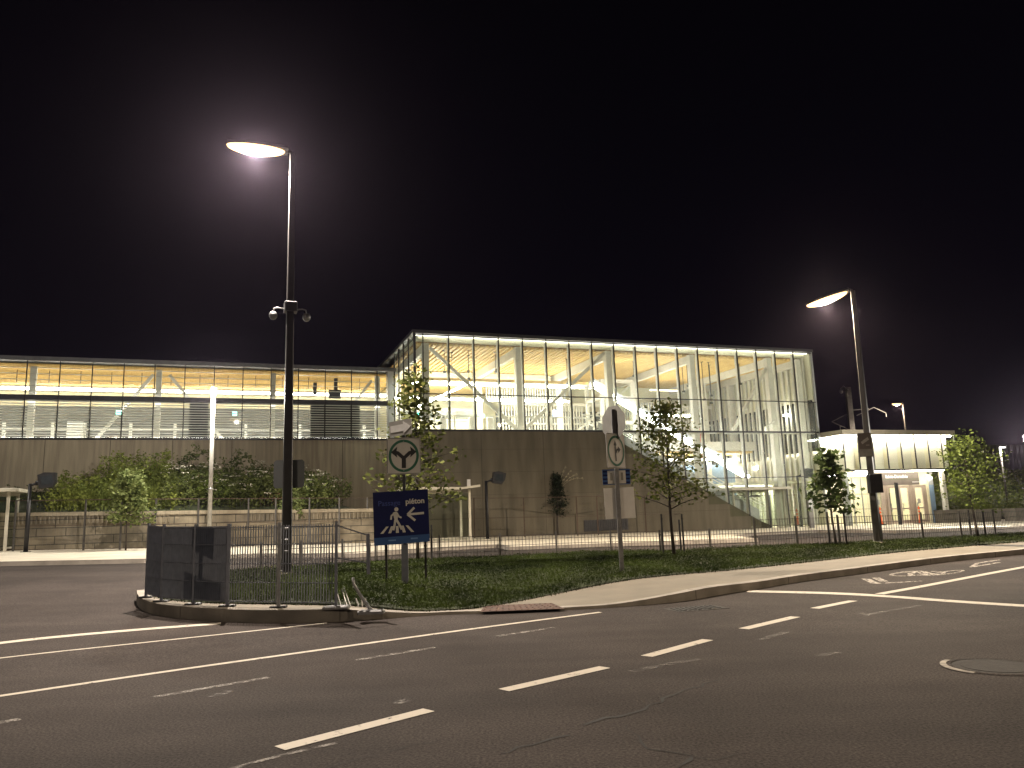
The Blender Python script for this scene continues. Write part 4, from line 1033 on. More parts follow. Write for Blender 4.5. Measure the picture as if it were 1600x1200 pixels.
rel(mb).build('rail', M_rustyf, wf); rel(mm).build('wire_mesh', M_fence, wf)

# ------------------------------------------------------------------ lamps
def add_bulb(parent, loc, power, color):
    l = bpy.data.lights.new('lamp_light', 'POINT'); l.energy = power; l.color = color; l.shadow_soft_size = .05
    o = bpy.data.objects.new('lamp_light', l); COL.objects.link(o); o.location = loc; o.parent = parent; return o
def add_spot(parent, loc, power, color, size=160, blend=.4, rad=.12, rot=(0, 0, 0)):
    l = bpy.data.lights.new('lamp_light', 'SPOT'); l.energy = power; l.color = color; l.spot_size = math.radians(size); l.spot_blend = blend; l.shadow_soft_size = .05
    o = bpy.data.objects.new('lamp_light', l); COL.objects.link(o); o.location = loc; o.rotation_euler = rot; o.parent = parent; return o
def lamp_head(parent, z, L, W, lens, droop=0.):
    # paddle head along +X from the pole top
    mb = MB(); out = []
    for k in range(9):
        s = k / 8; x = .10 + L * s; hw = W / 2 * (.45 + .55 * math.sin(PI * min(1, .25 + .75 * s) ** 1) ** .6) if s < 1 else W * .28
        out.append((x, hw, z - droop * s))
    n = len(out)
    vs = []
    for x, hw, zz in out: vs += [(x, -hw, zz - .03), (x, hw, zz - .03), (x, hw * .8, zz + .06), (x, -hw * .8, zz + .06)]
    fs = [(0, 1, 2, 3), (4 * (n - 1) + 3, 4 * (n - 1) + 2, 4 * (n - 1) + 1, 4 * (n - 1))]
    for i in range(n - 1):
        for k in range(4): k2 = (k + 1) % 4; fs.append((4 * i + k, 4 * (i + 1) + k, 4 * (i + 1) + k2, 4 * i + k2))
    mb.add(vs, fs); mb.tube([(0, 0, z - .10), (.04, 0, z - .02), (.14, 0, z)], .045, 8); hd = mb.build('lamp_head', M_dark, parent)
    mb = MB(); vs = []; nu, nv = 24, 7            # bowl-shaped lens under the paddle, enlarged to imitate bloom
    for j in range(nv):
        ph = (j / (nv - 1)) * PI / 2
        for k in range(nu):
            th = 2 * PI * k / nu; x = .12 + L * .52 + math.cos(th) * L * .48 * math.cos(ph); vs.append((x, math.sin(th) * W * .5 * math.cos(ph), z - droop * (x - .1) / L - .032 - .17 * math.sin(ph)))
    fs = [(j * nu + k, (j + 1) * nu + k, (j + 1) * nu + (k + 1) % nu, j * nu + (k + 1) % nu) for j in range(nv - 1) for k in range(nu)]
    mb.add(vs, fs, True).build('lens', lens, hd)
    return hd
WARM = (1., .82, .61)
def street_lamp(label, base, H, az, power, L=1.2, polem=None, droop=0., warm=WARM):
    t = thing('street_lamp', label, 'street lamp', base, az, 'street lamps')
    mb = MB(); oc = lambda a, z: [(-a, -a * .8, z), (-a * .8, -a, z), (a * .8, -a, z), (a, -a * .8, z), (a, a * .8, z), (a * .8, a, z), (-a * .8, a, z), (-a, a * .8, z)]
    mb.add(oc(.112, 0) + oc(.064, H - .05), [(k, (k + 1) % 8, 8 + (k + 1) % 8, 8 + k) for k in range(8)] + [tuple(range(8, 16))]); mb.build('pole', polem or M_pole, t)
    MB().bbox(-.2, .2, -.2, .2, -.12, .05, .02).build('footing', M_conc, t)
    mb = MB(); mb.box(-.13, .13, -.13, .13, .05, .075)
    for a, b in ((-1, -1), (1, -1), (1, 1), (-1, 1)): mb.tube([(a * .1, b * .1, .07), (a * .1, b * .1, .12)], .015, 6)
    mb.build('base_plate', M_galv, t)
    lamp_head(t, H, L, .46, M_lens, droop)
    add_bulb(t, (.1 + L * .55, 0, H - .225 - droop * .56), power * .14, warm); add_spot(t, (.1 + L * .55, 0, H - .225 - droop * .56), power, warm)
    return t
lb = gi(447, 900); Hl = top_of(455, 237, lb[1])[2] - lb[2]
LA = street_lamp('tall dark street lamp over the nose of the island, camera domes on its pole', lb, Hl, math.radians(201), 7000, 1.4, None, 0., (1., .86, .72))
rz = math.radians(201)
# camera arms and box, sign plate (given in the lamp's own axes; +X of the lamp points left in the photo)
zc = top_of(453, 480, lb[1])[2] - lb[2]
MB().bbox(-.16, .14, -.14, .14, zc - .12, zc + .12, .02).build('junction_box', M_dark, LA)
for sx in (1, -1):
    mb = MB(); mb.tube([(sx * .1, 0, zc - .06), (sx * .28, 0, zc - .03), (sx * .36, 0, zc - .05), (sx * .38, 0, zc - .16)], .018, 8)
    ca = mb.build('camera_arm', M_galv, LA)
    mb = MB(); mb.tube([(sx * .38, 0, zc - .14), (sx * .38, 0, zc - .20), (sx * .38, 0, zc - .26), (sx * .38, 0, zc - .31), (sx * .38, 0, zc - .33)], [.07, .095, .09, .055, .01], 12); mb.build('camera_dome', M_galv, ca)
zs0, zs1 = top_of(453, 762, lb[1])[2] - lb[2], top_of(453, 718, lb[1])[2] - lb[2]
mb = MB(); hw = .35; b_ = .05
mb.plate([(-hw + b_, zs0), (hw - b_, zs0), (hw, zs0 + b_), (hw, zs1 - b_), (hw - b_, zs1), (-hw + b_, zs1), (-hw, zs1 - b_), (-hw, zs0 + b_)], -.125, -.12)
pl = mb.build('sign_plate', mat('sign_back', (.10, .105, .11), .55, .3, c2=(.085, .09, .095), scale=4), LA); pl.rotation_euler = (0, 0, PI - rz + math.radians(2))
mb = MB()
for z in (.5, .75, 1.0): mb.tube([(0, 0, z), (0, 0, z + .05)], .12, 14)
mb.build('steel_band', M_galv, LA)

rb = gi(1372, 847); Hr = top_of(1318, 453, rb[1])[2] - rb[2]
LB = street_lamp('tall grey street lamp before the entrance pavilion with notice board and black box', rb, Hr, math.radians(140), 7000, 1.5, M_poleg, .25)
LB.rotation_euler = (0, math.radians(-.45), math.radians(140))
def pole_part(name, px, py, dx, w, h, m, yoff=-.13, th=.03):
    z = top_of(px, py, rb[1])[2] - rb[2]
    o = MB().bbox(dx - w / 2, dx + w / 2, yoff - th, yoff, z - h / 2, z + h / 2, .012).build(name, m, LB); o.rotation_euler = (0, 0, -math.radians(140)); return o, z
nb_, zn = pole_part('notice_board', 1340, 696, -.16, .46, .80, M_band, -.12, .012)
cu = MB()
cu.plate([(-.30, zn + .10), (-.06, zn + .26), (-.02, zn + .18), (-.10, zn + .12), (-.26, zn + .02)], -.136, -.133); cu.plate([(-.14, zn - .02), (-.02, zn - .02), (-.02, zn + .0), (-.14, zn + .0)], -.136, -.133)
cu.build('camera_pictogram', mat('pictogram_grey', (.42, .40, .37), .5), nb_)
MB().box(-.37, .05, -.136, -.133, zn - .37, zn - .14).build('caption_strip', mat('caption_grey', (.30, .285, .26), .5), nb_)
pole_part('control_box', 1356, 756, -.02, .42, .62, M_black, -.10, .26)

fb = L2W(*[on_plane(1419, 700, 14)[0], 14]); fb[2] = zp(fb[0], fb[1])
Hf = top_of(1414, 630, fb[1])[2] - fb[2]
street_lamp('far small street lamp glowing above the pavilion roof', fb, Hf, math.radians(185), 2500, .9, M_poleg)
# right: road lamp outside the picture; left: unseen lamp added to light the foreground
street_lamp('street lamp beside the road to the right of the viewpoint', (13.5, 4.5, zg(13.5, 4.5)), 10.4, math.radians(170), 2100, warm=(1., .78, .53))
street_lamp('added unseen street lamp behind and left of the viewpoint', (-12.5, 1., zg(-12.5, 1)), 10.4, math.radians(20), 2000)
# slim white luminaire columns of the plaza
def column_light(label, base, H, power=2500, rot=0, dirn=None):
    t = thing('light_column', label, 'light column', base, rot, 'slim white light columns')
    mb = MB(); mb.tube([(0, 0, 0), (0, 0, H)], [.085, .075], 14); mb.build('pole', mat('column_paint', (.30, .29, .26), .6), t)
    mb = MB(); mb.tube([(0, 0, H * .38), (0, 0, H * .38 + .06)], .095, 14); mb.build('collar', M_galv, t)
    hd = MB().tube([(0, 0, H + .002), (0, 0, H + .30)], .078, 14).build('luminaire', M_lensw, t)
    MB().tube([(0, 0, H + .30), (0, 0, H + .34)], .09, 14).build('cap', M_white, hd)
    l = bpy.data.lights.new('lamp_light', 'POINT'); l.energy = power; l.color = (1., .93, .80); l.shadow_soft_size = .1
    o = bpy.data.objects.new('lamp_light', l); COL.objects.link(o); o.parent = t; o.location = (0, -.22, H + .1); return t
cb = gpz(326, 858); column_light('slim white light column rising in front of the planted bank', cb, top_of(336.5, 618, cb[1])[2] - cb[2], 1500)
cb2 = gpz(1622, 822); column_light('slim white light column at the right edge of the picture beside the far shelter', cb2, top_of(1598, 690, cb2[1])[2] - cb2[2], 3000)
column_light('slim white light column left of the picture on the plaza', gpz(-150, 870), 6.0, 500)
cb4 = L2W(40.5, 14, 0); cb4[2] = 1.2
t = thing('light_column', 'small far white lamp on a short post in front of the dark wall', 'light column', (*top_of(1568, 740, cb4[1])[:2], zg(30, 70)), 0, 'slim white light columns')
zt = top_of(1566, 700, cb4[1])[2] - t.location.z
MB().tube([(0, 0, 0), (0, 0, zt - .7)], .07, 10).build('pole', M_poleg, t); MB().tube([(0, 0, zt - .7), (0, 0, zt)], .075, 10).build('luminaire', emit('dim_lens', (1, .95, .88), 2.2), t); add_spot(t, (.2, -.3, zt - .1), 500, (1., .95, .88), 170); MB().box(-.02, .42, -.1, .1, zt, zt + .1).build('lamp_head', MATS['dim_lens'], t)

# floodlights on short posts
def floodlight(label, base, H, sgn=1, yaw=0., tilt=0., lean=0.):
    t = thing('floodlight', label, 'floodlight', base, yaw, 'black floodlights on posts')
    mb = MB(); mb.tube([(0, 0, 0), (0, 0, H)], [.085, .07], 12); mb.box(-.14, .14, -.14, .14, 0, .02); mb.build('post', M_black, t)
    mb = MB(); mb.tube([(0, 0, H - .06), (sgn * .28, 0, H + .02)], .05, 8); mb.tube([(sgn * .22, 0, H + .02), (sgn * .36, 0, H + .05)], .09, 10); mb.build('bracket', M_black, t)
    mb = MB(); w, h, d = .30, .27, .22
    mb.plate([(-w, -h), (w * .55, -h * 1.1), (w, -h * .3), (w * 1.1, h * .9), (-w * .2, h * 1.15), (-w, h * .9)], -d, d)
    o = mb.build('housing', M_black, t); o.location = (sgn * .62, 0, H + .12); o.rotation_euler = (0, tilt, .25 * sgn)
    mb = MB(); mb.box(-.2, .2, -d - .012, -d - .001, -.17, .17); f = mb.build('front_glass', MATS['dark_glazing'], o)
    return t
b = gpz(40, 862.5); floodlight('black floodlight on a post beside the left bus shelter', b, top_of(45, 752, b[1])[2] - b[2] - .1, 1, .15, -.15)
b = gpz(762, 842); floodlight('black floodlight on a post right of the middle bus shelter', b, top_of(760, 748, b[1])[2] - b[2] - .1, 1, -.1, .12)
b = gpz(1253, 823); floodlight('black floodlight on a post in front of the right end of the glass hall', b, top_of(1244, 742, b[1])[2] - b[2] - .05, 1, 0., -.03)

# ------------------------------------------------------------------ bus shelters
def shelter(label, base, L, D=1.5, H=2.32, wings=False, plate=False, rot=ANG, bench=True):
    """origin at the front right post; length runs to -X, depth to +Y"""
    t = thing('bus_shelter', label, 'bus shelter', base, rot, 'bus shelters on the plaza')
    for x in (-L, 0.):
        for y in (0., D): MB().box(x - .05, x + .05, y - .05, y + .05, 0, H).build('post', M_shel, t)
    if wings:
        mb = MB(); mb.plate([(-L - .3, H), (-.55, H + .0), (-.45, H + .10), (-L - .3, H + .16)], -.45, D + .3); mb.plate([(-.55, H), (.4, H + .10), (.4, H + .20), (-.42, H + .10)], -.45, D + .3)
    else:
        mb = MB(); mb.bbox(-L - .45, .40, -.5, D + .35, H, H + .14, .03)
    mb.build('roof', M_shel, t)
    MB().box(-L + .06, -.06, D - .012, D, .18, H - .12).build('back_glass', MATS['shelter_glass'], t)
    MB().box(-.006, .006, .06, D - .06, .18, H - .12).build('side_glass', MATS['shelter_glass'], t)
    MB().box(-L - .006, -L + .006, .06, D - .06, .18, H - .12).build('side_glass', MATS['shelter_glass'], t)
    mb = MB(); mb.box(-L, 0, D - .03, D + .03, .10, .17); mb.box(-L, 0, D - .03, D + .03, H - .12, H - .0); mb.box(-.03, .03, .05, D - .05, .10, .17); mb.box(-L - .03, -L + .03, .05, D - .05, .10, .17); mb.build('rail', M_shel, t)
    if bench:
        mb = MB(); mb.bbox(-L + .6, -L + 2.2, D - .55, D - .12, .42, .50, .02); mb.build('bench', M_dark, t)
        mb = MB(); mb.box(-L + .7, -L + .85, D - .5, D - .16, 0, .42); mb.box(-L + 1.95, -L + 2.1, D - .5, D - .16, 0, .42); mb.build('bench_leg', M_dark, t)
        mb = MB(); mb.box(-L + .9, -L + 2.1, .2, .24, H - .42, H - .34); mb.box(-L + 1.45, -L + 1.5, .2, .24, H - .34, H); mb.build('heater_bar', M_dark, t)
    if plate: MB().box(-.12, .04, -.1, -.07, H + .14, H + .46).build('stop_flag', M_signw, t); text_mesh('116', .12, 'stop_number', M_signk, t, (-.04, -.105, H + .3)) if False else None
    return t
shelter('glass bus shelter cut off by the left edge of the picture', gpz(7, 862), 4.2)
shelter('middle bus shelter with a notched roof and a small white flag plate', gpz(735, 845), 2.9, wings=True, plate=True, bench=False)
shelter('glass bus shelter with a dark bench at the foot of the glass hall', gpz(1228, 824), 3.6, H=2.3)
shelter('bus shelter at the far right behind the planters', gpz(1592, 797), 3.0, bench=False)

# pylon, bollards, delineators, planters, bench
b = L2W(on_plane(1268, 815, -2.2)[0], -2.2); b[2] = zp(b[0], b[1]); t = thing('info_pylon', 'plain dark grey slab pylon in front of the glass hall entrance', 'pylon', b, ANG)
MB().bbox(-.16, .16, -.06, .06, 0, 1.75, .012).build('slab', mat('pylon_grey', (.13, .125, .115), .5), t)
MB().box(-.12, .12, -.064, -.061, 1.1, 1.6).build('map_panel', M_frame, t)
def delineator(px, py, w, label):
    b = L2W(on_plane(px, py, w)[0], w); b[2] = zp(b[0], b[1]) + .01; t = thing('delineator', label, 'delineator', b, 0, 'orange delineators')
    MB().tube([(0, 0, .05), (0, 0, .25), (0, 0, 1.0), (0, 0, 1.08)], [.11, .07, .05, .03], 12).build('tube', M_orange, t)
    mb = MB(); mb.bbox(-.2, .2, -.2, .2, 0, .05, .02); mb.build('base', M_black, t)
    for z in (.62, .82): MB().tube([(0, 0, z), (0, 0, z + .07)], .062, 12).build('reflective_band', M_signw, t)
delineator(1377.5, 818, -1.5, 'orange delineator left of the double doors, next to the leaning lamp pole')
delineator(1438, 815, -1.3, 'orange delineator in front of the right hand door')
delineator(1246, 812, 2.5, 'orange delineator behind the lobby glass near the pylon')
def planter(px0, px1, py, label, plant=False):
    b = gpz((px0 + px1) / 2, py); L = (px1 - px0) / F * b[1] / math.cos(ANG) * .96; t = thing('planter', label, 'planter', b, ANG, 'concrete planters'); h = .82
    vs = []; a, c = L / 2, .45
    for z, k in ((0, .93), (h, 1.)): vs += [(-a * k, -c * k, z), (a * k, -c * k, z), (a * k, c * k, z), (-a * k, c * k, z)]
    k = .93; vs += [(-a * k, -c * .85, h), (a * k, -c * .85, h), (a * k, c * .85, h), (-a * k, c * .85, h), (-a * k, -c * .85, h - .08), (a * k, -c * .85, h - .08), (a * k, c * .85, h - .08), (-a * k, c * .85, h - .08)]
    fs = [(0, 1, 5, 4), (1, 2, 6, 5), (2, 3, 7, 6), (3, 0, 4, 7)] + [(4 + i, 4 + (i + 1) % 4, 8 + (i + 1) % 4, 8 + i) for i in range(4)] + [(8 + i, 8 + (i + 1) % 4, 12 + (i + 1) % 4, 12 + i) for i in range(4)]
    MB().add(vs, fs).build('box', M_planter, t); MB().add(vs[12:], [(0, 1, 2, 3)]).build('soil', M_soil, t)
    if plant:
        q = np.column_stack([RNG.uniform(-a * .5, a * .5, 260), RNG.uniform(-.3, .3, 260), np.full(260, h - .07)]); V = blades(q, .75, .03, .35)
        V = np.concatenate([V.reshape(-1, 3, 3), V.reshape(-1, 3, 3)[:, 2:3] + np.array([.004, 0, 0])], 1).reshape(-1, 3); np_mesh('grass_tuft', V, 4, LEAF['tall'], t)
planter(1459, 1512, 816.5, 'bare concrete planter nearest the pavilion doors')
planter(1512, 1563, 815, 'concrete planter with a tuft of tall green grass', True)
planter(1572, 1626, 813.5, 'concrete planter cut off by the right edge of the picture')
b = gpz(1469, 803); t = thing('bench', 'small pale bench behind the planters beside the pavilion', 'bench', b, ANG)
MB().bbox(-.55, .55, -.22, .22, .42, .50, .02).build('seat', M_offw, t)
for x in (-.42, .42): MB().box(x - .05, x + .05, -.18, .18, 0, .42).build('leg', M_offw, t)

# ------------------------------------------------------------------ traffic signs
def rrect(w, h, r, cx=0, cz=0, n=5):
    P = []
    for (sx, sz, a0) in ((1, -1, -90), (1, 1, 0), (-1, 1, 90), (-1, -1, 180)):
        for k in range(n): a = math.radians(a0 + 90 * k / (n - 1)); P.append((cx + sx * (w / 2 - r) + r * math.cos(a), cz + sz * (h / 2 - r) + r * math.sin(a)))
    return P
def stroke(mb, pts, w, y0, y1):
    for (a, b) in zip(pts[:-1], pts[1:]):
        a, b = Vector((*a, 0)), Vector((*b, 0)); d = (b - a).normalized(); n = Vector((-d.y, d.x, 0)) * w / 2; e = d * w * .12
        P = [a - n - e, b - n + e, b + n + e, a + n - e]; mb.plate([(p.x, p.y) for p in P], y0, y1)
sb = gi(633, 912)
zz = lambda py, px=631: top_of(px, py, sb[1])[2] - sb[2]
s = thing('sign_post', 'steel post carrying a fork-arrow traffic sign above a navy blue pedestrian crossing panel', 'sign post', sb, math.radians(4))
MB().box(-.065, .065, -.05, .05, 0, zz(850)).build('post', M_grate, s); MB().box(-.03, .03, -.03, .03, zz(850), zz(660)).build('post', M_dark, s)
def turn_sign(parent, zc, w, h, kind, rot=0., y=-.035):
    o = MB().plate(rrect(w, h, .04, 0, 0), -.004, 0).build('turn_sign', M_signw, parent); o.location = (0, y, zc); o.rotation_euler = (0, 0, rot)
    MB().plate(rrect(w, h, .04, 0, 0), .0005, .006).build('sign_back', M_alu, o)
    r = min(w, h) * .44
    MB().ring(0, 0, w * .445, h * .445, .052, -.0075, -.0045).build('green_ring', M_signg, o)
    mb = MB(); yb, yf = -.0045, -.0075
    if kind == 'fork':
        stroke(mb, [(0, -.24), (0, -.02)], .085, yf, yb); stroke(mb, [(0, -.05), (-.12, .06), (-.16, .07)], .07, yf - .0004, yb); stroke(mb, [(0, -.05), (.12, .06), (.16, .07)], .07, yf - .0008, yb)
        for sx in (-1, 1):
            P = [(sx * .26, .075), (sx * .13, .19), (sx * .15, .075), (sx * .13, -.035)]; mb.plate(P if sx < 0 else P[::-1], yf - .0012, yb)
    else:
        stroke(mb, [(-.02, -.22), (-.03, .12)], .05, yf, yb); stroke(mb, [(-.02, -.05), (.04, .03), (.10, .03)], .045, yf - .0004, yb)
        mb.plate([(-.09, .12), (.03, .12), (-.03, .23)], yf - .0008, yb); mb.plate([(.09, -.04), (.19, .035), (.09, .10)], yf - .0012, yb)
    mb.build('arrow', M_signk, o)
    mb = MB(); mb.plate(rrect(w - .01, h - .01, .036), -.0058, -.0042)
    # black hairline border as four thin strips
    mb = MB(); e = .012
    for a, b in (((-w / 2 + .03, h / 2 - e), (w / 2 - .03, h / 2 - e)), ((-w / 2 + .03, -h / 2 + e), (w / 2 - .03, -h / 2 + e)), ((-w / 2 + e, -h / 2 + .03), (-w / 2 + e, h / 2 - .03)), ((w / 2 - e, -h / 2 + .03), (w / 2 - e, h / 2 - .03))): stroke(mb, [a, b], .010, -.006, -.0045)
    mb.build('border', M_signk, o)
    mb = MB()
    for z in (-h * .40, h * .40): mb.tube([(0, -.010, z), (0, -.004, z)], .012, 8)
    mb.build('bolt', M_galv, o)
    return o
turn_sign(s, (zz(687) + zz(738)) / 2, .69, .745, 'fork')
# navy panel
zt, zb = zz(767), zz(850); h = zt - zb; w = 1.12; pc = (zt + zb) / 2
P = MB().plate([(-w / 2, -h / 2), (w / 2, -h / 2 + .02), (w / 2, h / 2), (-w / 2, h / 2)], -.012, 0).build('pedestrian_panel', M_navy, s); P.location = (-.06, -.075, pc); P.rotation_euler = (0, math.radians(-1.6), math.radians(-6))
MB().plate([(-w / 2 + .003, -h / 2 + .003), (w / 2 - .003, -h / 2 + .023), (w / 2 - .003, -h / 2 + .17), (-w / 2 + .003, -h / 2 + .15)], -.016, -.0125).build('blue_strip', M_sblue, P)
text_mesh('Passage', .15, 'lettering', M_dblue, P, (-.46, -.014, h / 2 - .235), 'LEFT')
text_mesh('piéton', .15, 'lettering', M_signw, P, (.10, -.014, h / 2 - .225), 'LEFT', bold=.004)
mb = MB(); yf, yb = -.0155, -.0125
stroke(mb, [(.46, .06), (.15, .05)], .045, yf, yb); stroke(mb, [(.27, .175), (.135, .05), (.28, -.075)], .045, yf - .0005, yb); mb.build('arrow', M_signw, P)
mb = MB(); cx = -.12
mb.plate([(cx + .03 + .042 * math.cos(a), .165 + .042 * math.sin(a)) for a in [2 * PI * k / 16 for k in range(16)]], yf, yb)
mb.plate([(cx - .045, .10), (cx - .01, -.06), (cx + .045, -.06), (cx + .065, .09), (cx + .03, .115), (cx - .015, .115)], yf - .0004, yb)
stroke(mb, [(cx - .02, .085), (cx - .075, .04), (cx - .085, -.03)], .034, yf - .0008, yb); stroke(mb, [(cx + .045, .08), (cx + .075, .02), (cx + .125, -.005)], .034, yf - .0012, yb)
stroke(mb, [(cx + .0, -.05), (cx - .015, -.14), (cx - .045, -.24)], .045, yf - .0016, yb); stroke(mb, [(cx + .03, -.05), (cx + .075, -.13), (cx + .125, -.235)], .045, yf - .002, yb); mb.build('walking_figure', M_signw, P)
mb = MB()
for x0, x1 in ((-.40, -.28), (-.24, -.185), (-.085, -.085), (.055, .02), (.225, .11)):
    mb.plate([(x0 - .03, -.30), (x0 + .03, -.30), (x1 + .025, -.165), (x1 - .025, -.165)], yf - .0024, yb)
mb.build('crossing_stripes', M_signw, P)
mb = MB(); mb.box(-.27, -.12, -.0185, -.0165, -h / 2 + .075, -h / 2 + .10); mb.box(.18, .32, -.0185, -.0165, -h / 2 + .085, -h / 2 + .115); mb.build('small_mark', mat('mark_blue', (.12, .22, .45), .5), P)
# one-way arrow plate on top, seen from the side
o = MB().plate(rrect(.62, .32, .03), -.004, .002).build('one_way_plate', M_alu, s); o.location = (-.06, -.05, zz(669)); o.rotation_euler = (0, math.radians(-3), math.radians(-38))
mb = MB(); mb.plate([(-.27, -.07), (.08, -.07), (.08, -.13), (.28, 0), (.08, .13), (.08, .07), (-.27, .07)], -.008, -.0045); mb.build('arrow', mat('arrow_grey', (.48, .47, .46), .5), o)

sb = gi(972, 895); zz = lambda py, px=962: top_of(px, py, sb[1])[2] - sb[2]
s = thing('sign_post', 'steel post with stop sign back, turn-arrow sign, blue bus flags and blank white panel', 'sign post', sb, 0)
MB().box(-.045, .045, -.035, .035, 0, zz(640)).build('post', M_galv, s)
mb = MB(); r = .375 / math.cos(PI / 8); mb.plate([(r * math.cos(PI / 8 + k * PI / 4), r * math.sin(PI / 8 + k * PI / 4)) for k in range(8)], 0, .004)
o = mb.build('stop_sign_back', mat('stop_sign_back', (.10, .097, .085), .7, c2=(.08, .078, .07), scale=5), s); o.location = (0, .05, zz(660)); o.rotation_euler = (0, 0, math.radians(-55))
MB().box(-.03, .03, -.055, -.036, zz(684), zz(640)).build('post_channel', M_dark, s)
o = turn_sign(s, zz(705), .76, .76, 'right', math.radians(51), -.09)
mb = MB(); zb0, zb1 = zz(757), zz(733)
for i, (x0, x1) in enumerate(((-.31, -.045), (.06, .30))):
    o = MB().box(x0, x1, .04, .05, zb0, zb1).build('bus_flag', M_sblue, s)
    k = 4; mb = MB()
    for j in range(k): z = zb0 + (zb1 - zb0) * (j + .25) / k; mb.box(x0 + .01, x1 - .01, .036, .0395, z, z + (zb1 - zb0) * .11)
    mb.build('flag_stripe', M_navy, o)
    c_ = (x0 + x1) / 2 + (.06 if i == 0 else -.06); MB().box(c_ - .08, c_ + .08, .030, .0355, zb0 + .02, zb1 - .03).build('route_card', M_signw, o)
    mb = MB()
    mb.box(c_ - .025, c_ + .025, .0285, .0298, zb0 + .09, zb0 + .26)
    mb.build('route_mark', M_alu, o)
o = MB().box(-.335, .335, -.0, .006, -.335, .335).build('blank_panel', mat('panel_white', (.58, .565, .56), .6, c2=(.52, .505, .50), scale=4, detail=7), s); o.location = (.04, .06, zz(786, 967)); o.rotation_euler = (0, math.radians(-1.2), math.radians(4))

# ------------------------------------------------------------------ far right background
mb = MB(); N = 24
for i in range(N + 1):
    t_ = 36.5 + i * 3.5
    for w, z in ((3., .3), (8, .6), (16, 3.6), (30, 4.4), (70, 5.)):
        p = L2W(t_, w); mb.v.append((p[0], p[1], max(zp(p[0], p[1]) + .01 if w < 4 else z, z - 9 + 9)))
mb.f = [(i * 5 + k, (i + 1) * 5 + k, (i + 1) * 5 + k + 1, i * 5 + k + 1) for i in range(N) for k in range(4)]
struct(mb.build('far_hillside', M_soil))
q = []
for _ in range(2600):
    t_ = RNG.uniform(36.8, 75); w = RNG.uniform(3.5, 17); p = L2W(t_, w); z = np.interp(w, [3, 8, 16, 30], [.3, .6, 3.6, 4.4]); q.append((p[0], p[1], z))
q = np.array(q); c = np.repeat(q, 7, 0) + RNG.normal(0, 1, (len(q) * 7, 3)) * np.array([.3, .3, .28]) + np.array([0, 0, .3])
tag(np_mesh('far_weeds', leaf_quads(c, .28, .6, .5), 4, LEAF['weed']), 'dim green weeds on the far bank behind the planters', 'weeds', kind='stuff')
nw = thing('noise_wall', 'dark ribbed wall with a mesh fence on top behind the right shelter', 'wall', L2W(34, 24, 0), ANG)
zt = on_plane(1545, 695, 24)[1]; zt2 = on_plane(1545, 684, 24)[1]
mb = MB(); mb.box(0, 60, 0, .3, 2., zt)
for k in range(100): mb.box(k * .6, k * .6 + .12, -.05, 0, 2., zt)
mb.build('panels', mat('noise_wall_grey', (.10, .092, .08), .9, c2=(.075, .07, .06), scale=1), nw)
for k in range(14): MB().box(1 + k * 2.3, 1.08 + k * 2.3, .1, .18, zt, zt2).build('post', M_fence, nw)
mb = MB()
for z in (zt + .1, (zt + zt2) / 2, zt2): mb.box(0, 33, .13, .15, z - .012, z + .012)
mb.build('wire', M_fence, nw)
# catenary mast behind the pavilion
tt, _ = on_plane(1331, 670, 17); b = L2W(tt, 17); b[2] = zp(b[0], b[1]); cm = thing('catenary_mast', 'dark railway catenary mast with a bracket arm behind the pavilion roof', 'mast', b, 0)
px2m = b[1] / F
zt = top_of(1329, 605, b[1])[2] - b[2]; z1 = top_of(1332, 641, b[1])[2] - b[2]
M_mast = mat('mast_steel', (.16, .15, .15), .5, .3, c2=(.12, .115, .11), scale=4)
MB().box(-.22, .22, -.2, .2, 0, zt).build('mast', M_mast, cm)
mb = MB(); k = px2m
mb.bar((0, 0, z1), (30 * k, 0, z1 + .1), .07); mb.bar((10 * k, 0, z1 - .5), (38 * k, 0, z1 + .2), .06); mb.bar((38 * k, 0, z1 + .2), (56 * k, 0, z1 - .35), .06); mb.bar((56 * k, 0, z1 - .35), (56 * k, 0, z1 - .7), .06)
mb.bar((0, 0, z1 - .2), (-30 * k, 0, z1 - 1.), .06); mb.bar((-30 * k, 0, z1 - 1.), (0, 0, z1 - 1.9), .06); mb.bar((-18 * k, 0, z1 - 1.4), (-18 * k, 0, z1 - 1.9), .05)
mb.build('bracket_arm', M_mast, cm)
mb = MB(); mb.tube([(0, -.2, zt - .3), (-8 * k, -.2, zt + .1), (-12 * k, -.2, zt - .1), (-12 * k, -.2, zt - .35)], .05, 8); ca = mb.build('camera_arm', M_galv, cm)
MB().tube([(-12 * k, -.2, zt - .3), (-12 * k, -.2, zt - .45), (-12 * k, -.2, zt - .6)], [.12, .16, .06], 10).build('camera_dome', M_galv, ca)
mb = MB(); mb.tube([(-.25, -.3, zt - .9), (-.3, -.3, zt - .4)], .13, 8); mb.build('insulator', M_alu, cm)

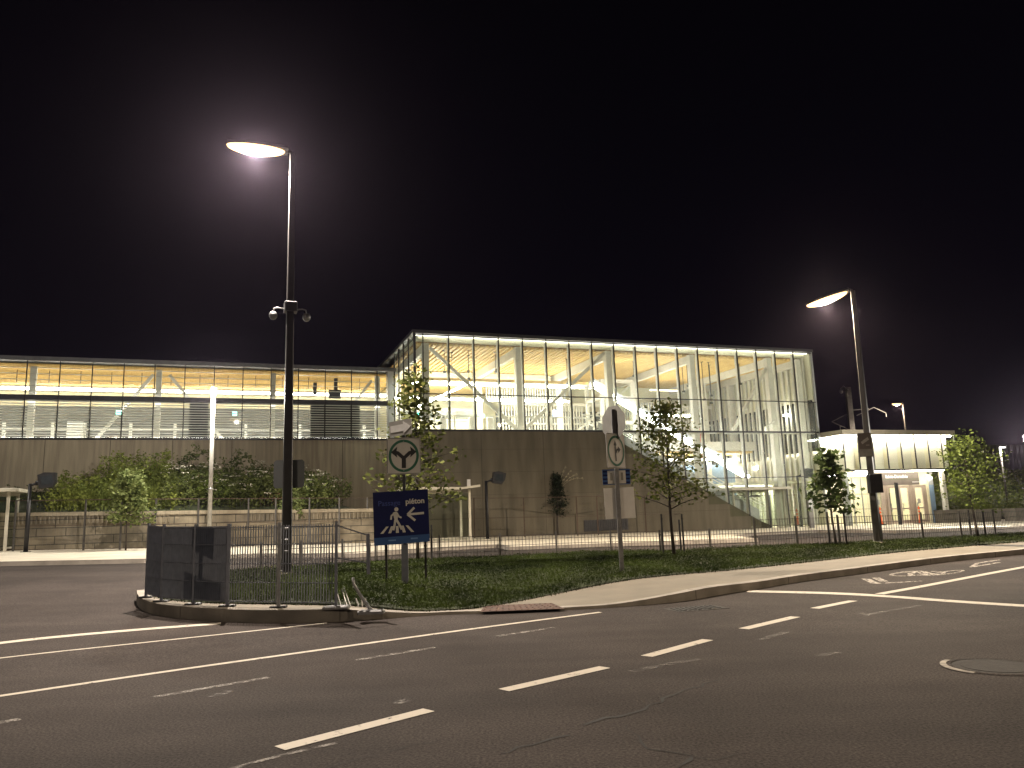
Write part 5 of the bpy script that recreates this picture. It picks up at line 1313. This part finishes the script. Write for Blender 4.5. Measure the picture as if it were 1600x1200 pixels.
# tinted haze added to imitate lens glow round the lamps
hm = bpy.data.materials.new('haze'); hm.use_nodes = True; nt = hm.node_tree; nt.nodes.remove(nt.nodes['Principled BSDF'])
pv = nn(nt, 'ShaderNodeVolumePrincipled'); pv.inputs['Density'].default_value = .00011; pv.inputs['Color'].default_value = (.84, .70, .96, 1); pv.inputs['Anisotropy'].default_value = .88
nt.links.new(pv.outputs[0], nt.nodes['Material Output'].inputs['Volume'])
tag(MB().box(-430, 430, -410, 470, -3, 17).build('haze', hm), 'added thin haze imitating lens glow round the street lamps', 'haze', kind='stuff')

# ------------------------------------------------------------------ night sky, camera, render settings
w = bpy.data.worlds.new('World'); scene.world = w; w.use_nodes = True
nt = w.node_tree; bg = nt.nodes['Background']
tc = nn(nt, 'ShaderNodeTexCoord'); sp = nn(nt, 'ShaderNodeSeparateXYZ'); nt.links.new(tc.outputs['Generated'], sp.inputs[0])
cr = nn(nt, 'ShaderNodeValToRGB'); cr.color_ramp.elements[0].position = .0; cr.color_ramp.elements[0].color = (.0013, .0010, .0022, 1); cr.color_ramp.elements[1].position = .6; cr.color_ramp.elements[1].color = (.0006, .00045, .0009, 1)
nt.links.new(sp.outputs['Z'], cr.inputs['Fac']); nt.links.new(cr.outputs['Color'], bg.inputs['Color']); bg.inputs['Strength'].default_value = 1.

cam = bpy.data.cameras.new('camera'); co = bpy.data.objects.new('camera', cam); COL.objects.link(co)
r_, u_, f_ = MW[:, 0], MW[:, 1], MW[:, 2]
co.matrix_world = Matrix(((r_[0], u_[0], -f_[0], CAM[0]), (r_[1], u_[1], -f_[1], CAM[1]), (r_[2], u_[2], -f_[2], CAM[2]), (0, 0, 0, 1)))
cam.sensor_fit = 'HORIZONTAL'; cam.sensor_width = 36.; cam.lens = 36. * F / 1600.; cam.clip_end = 2000; cam.clip_start = .05
scene.camera = co
scene.view_settings.view_transform = 'Standard'; scene.view_settings.look = 'None'; scene.view_settings.exposure = .87; scene.view_settings.gamma = 1
scene.render.engine = 'CYCLES'
cy = scene.cycles
cy.use_denoising = True; cy.max_bounces = 10; cy.transparent_max_bounces = 40; cy.diffuse_bounces = 3; cy.glossy_bounces = 3; cy.sample_clamp_indirect = 4.; cy.caustics_reflective = False; cy.caustics_refractive = False
cy.use_light_tree = True
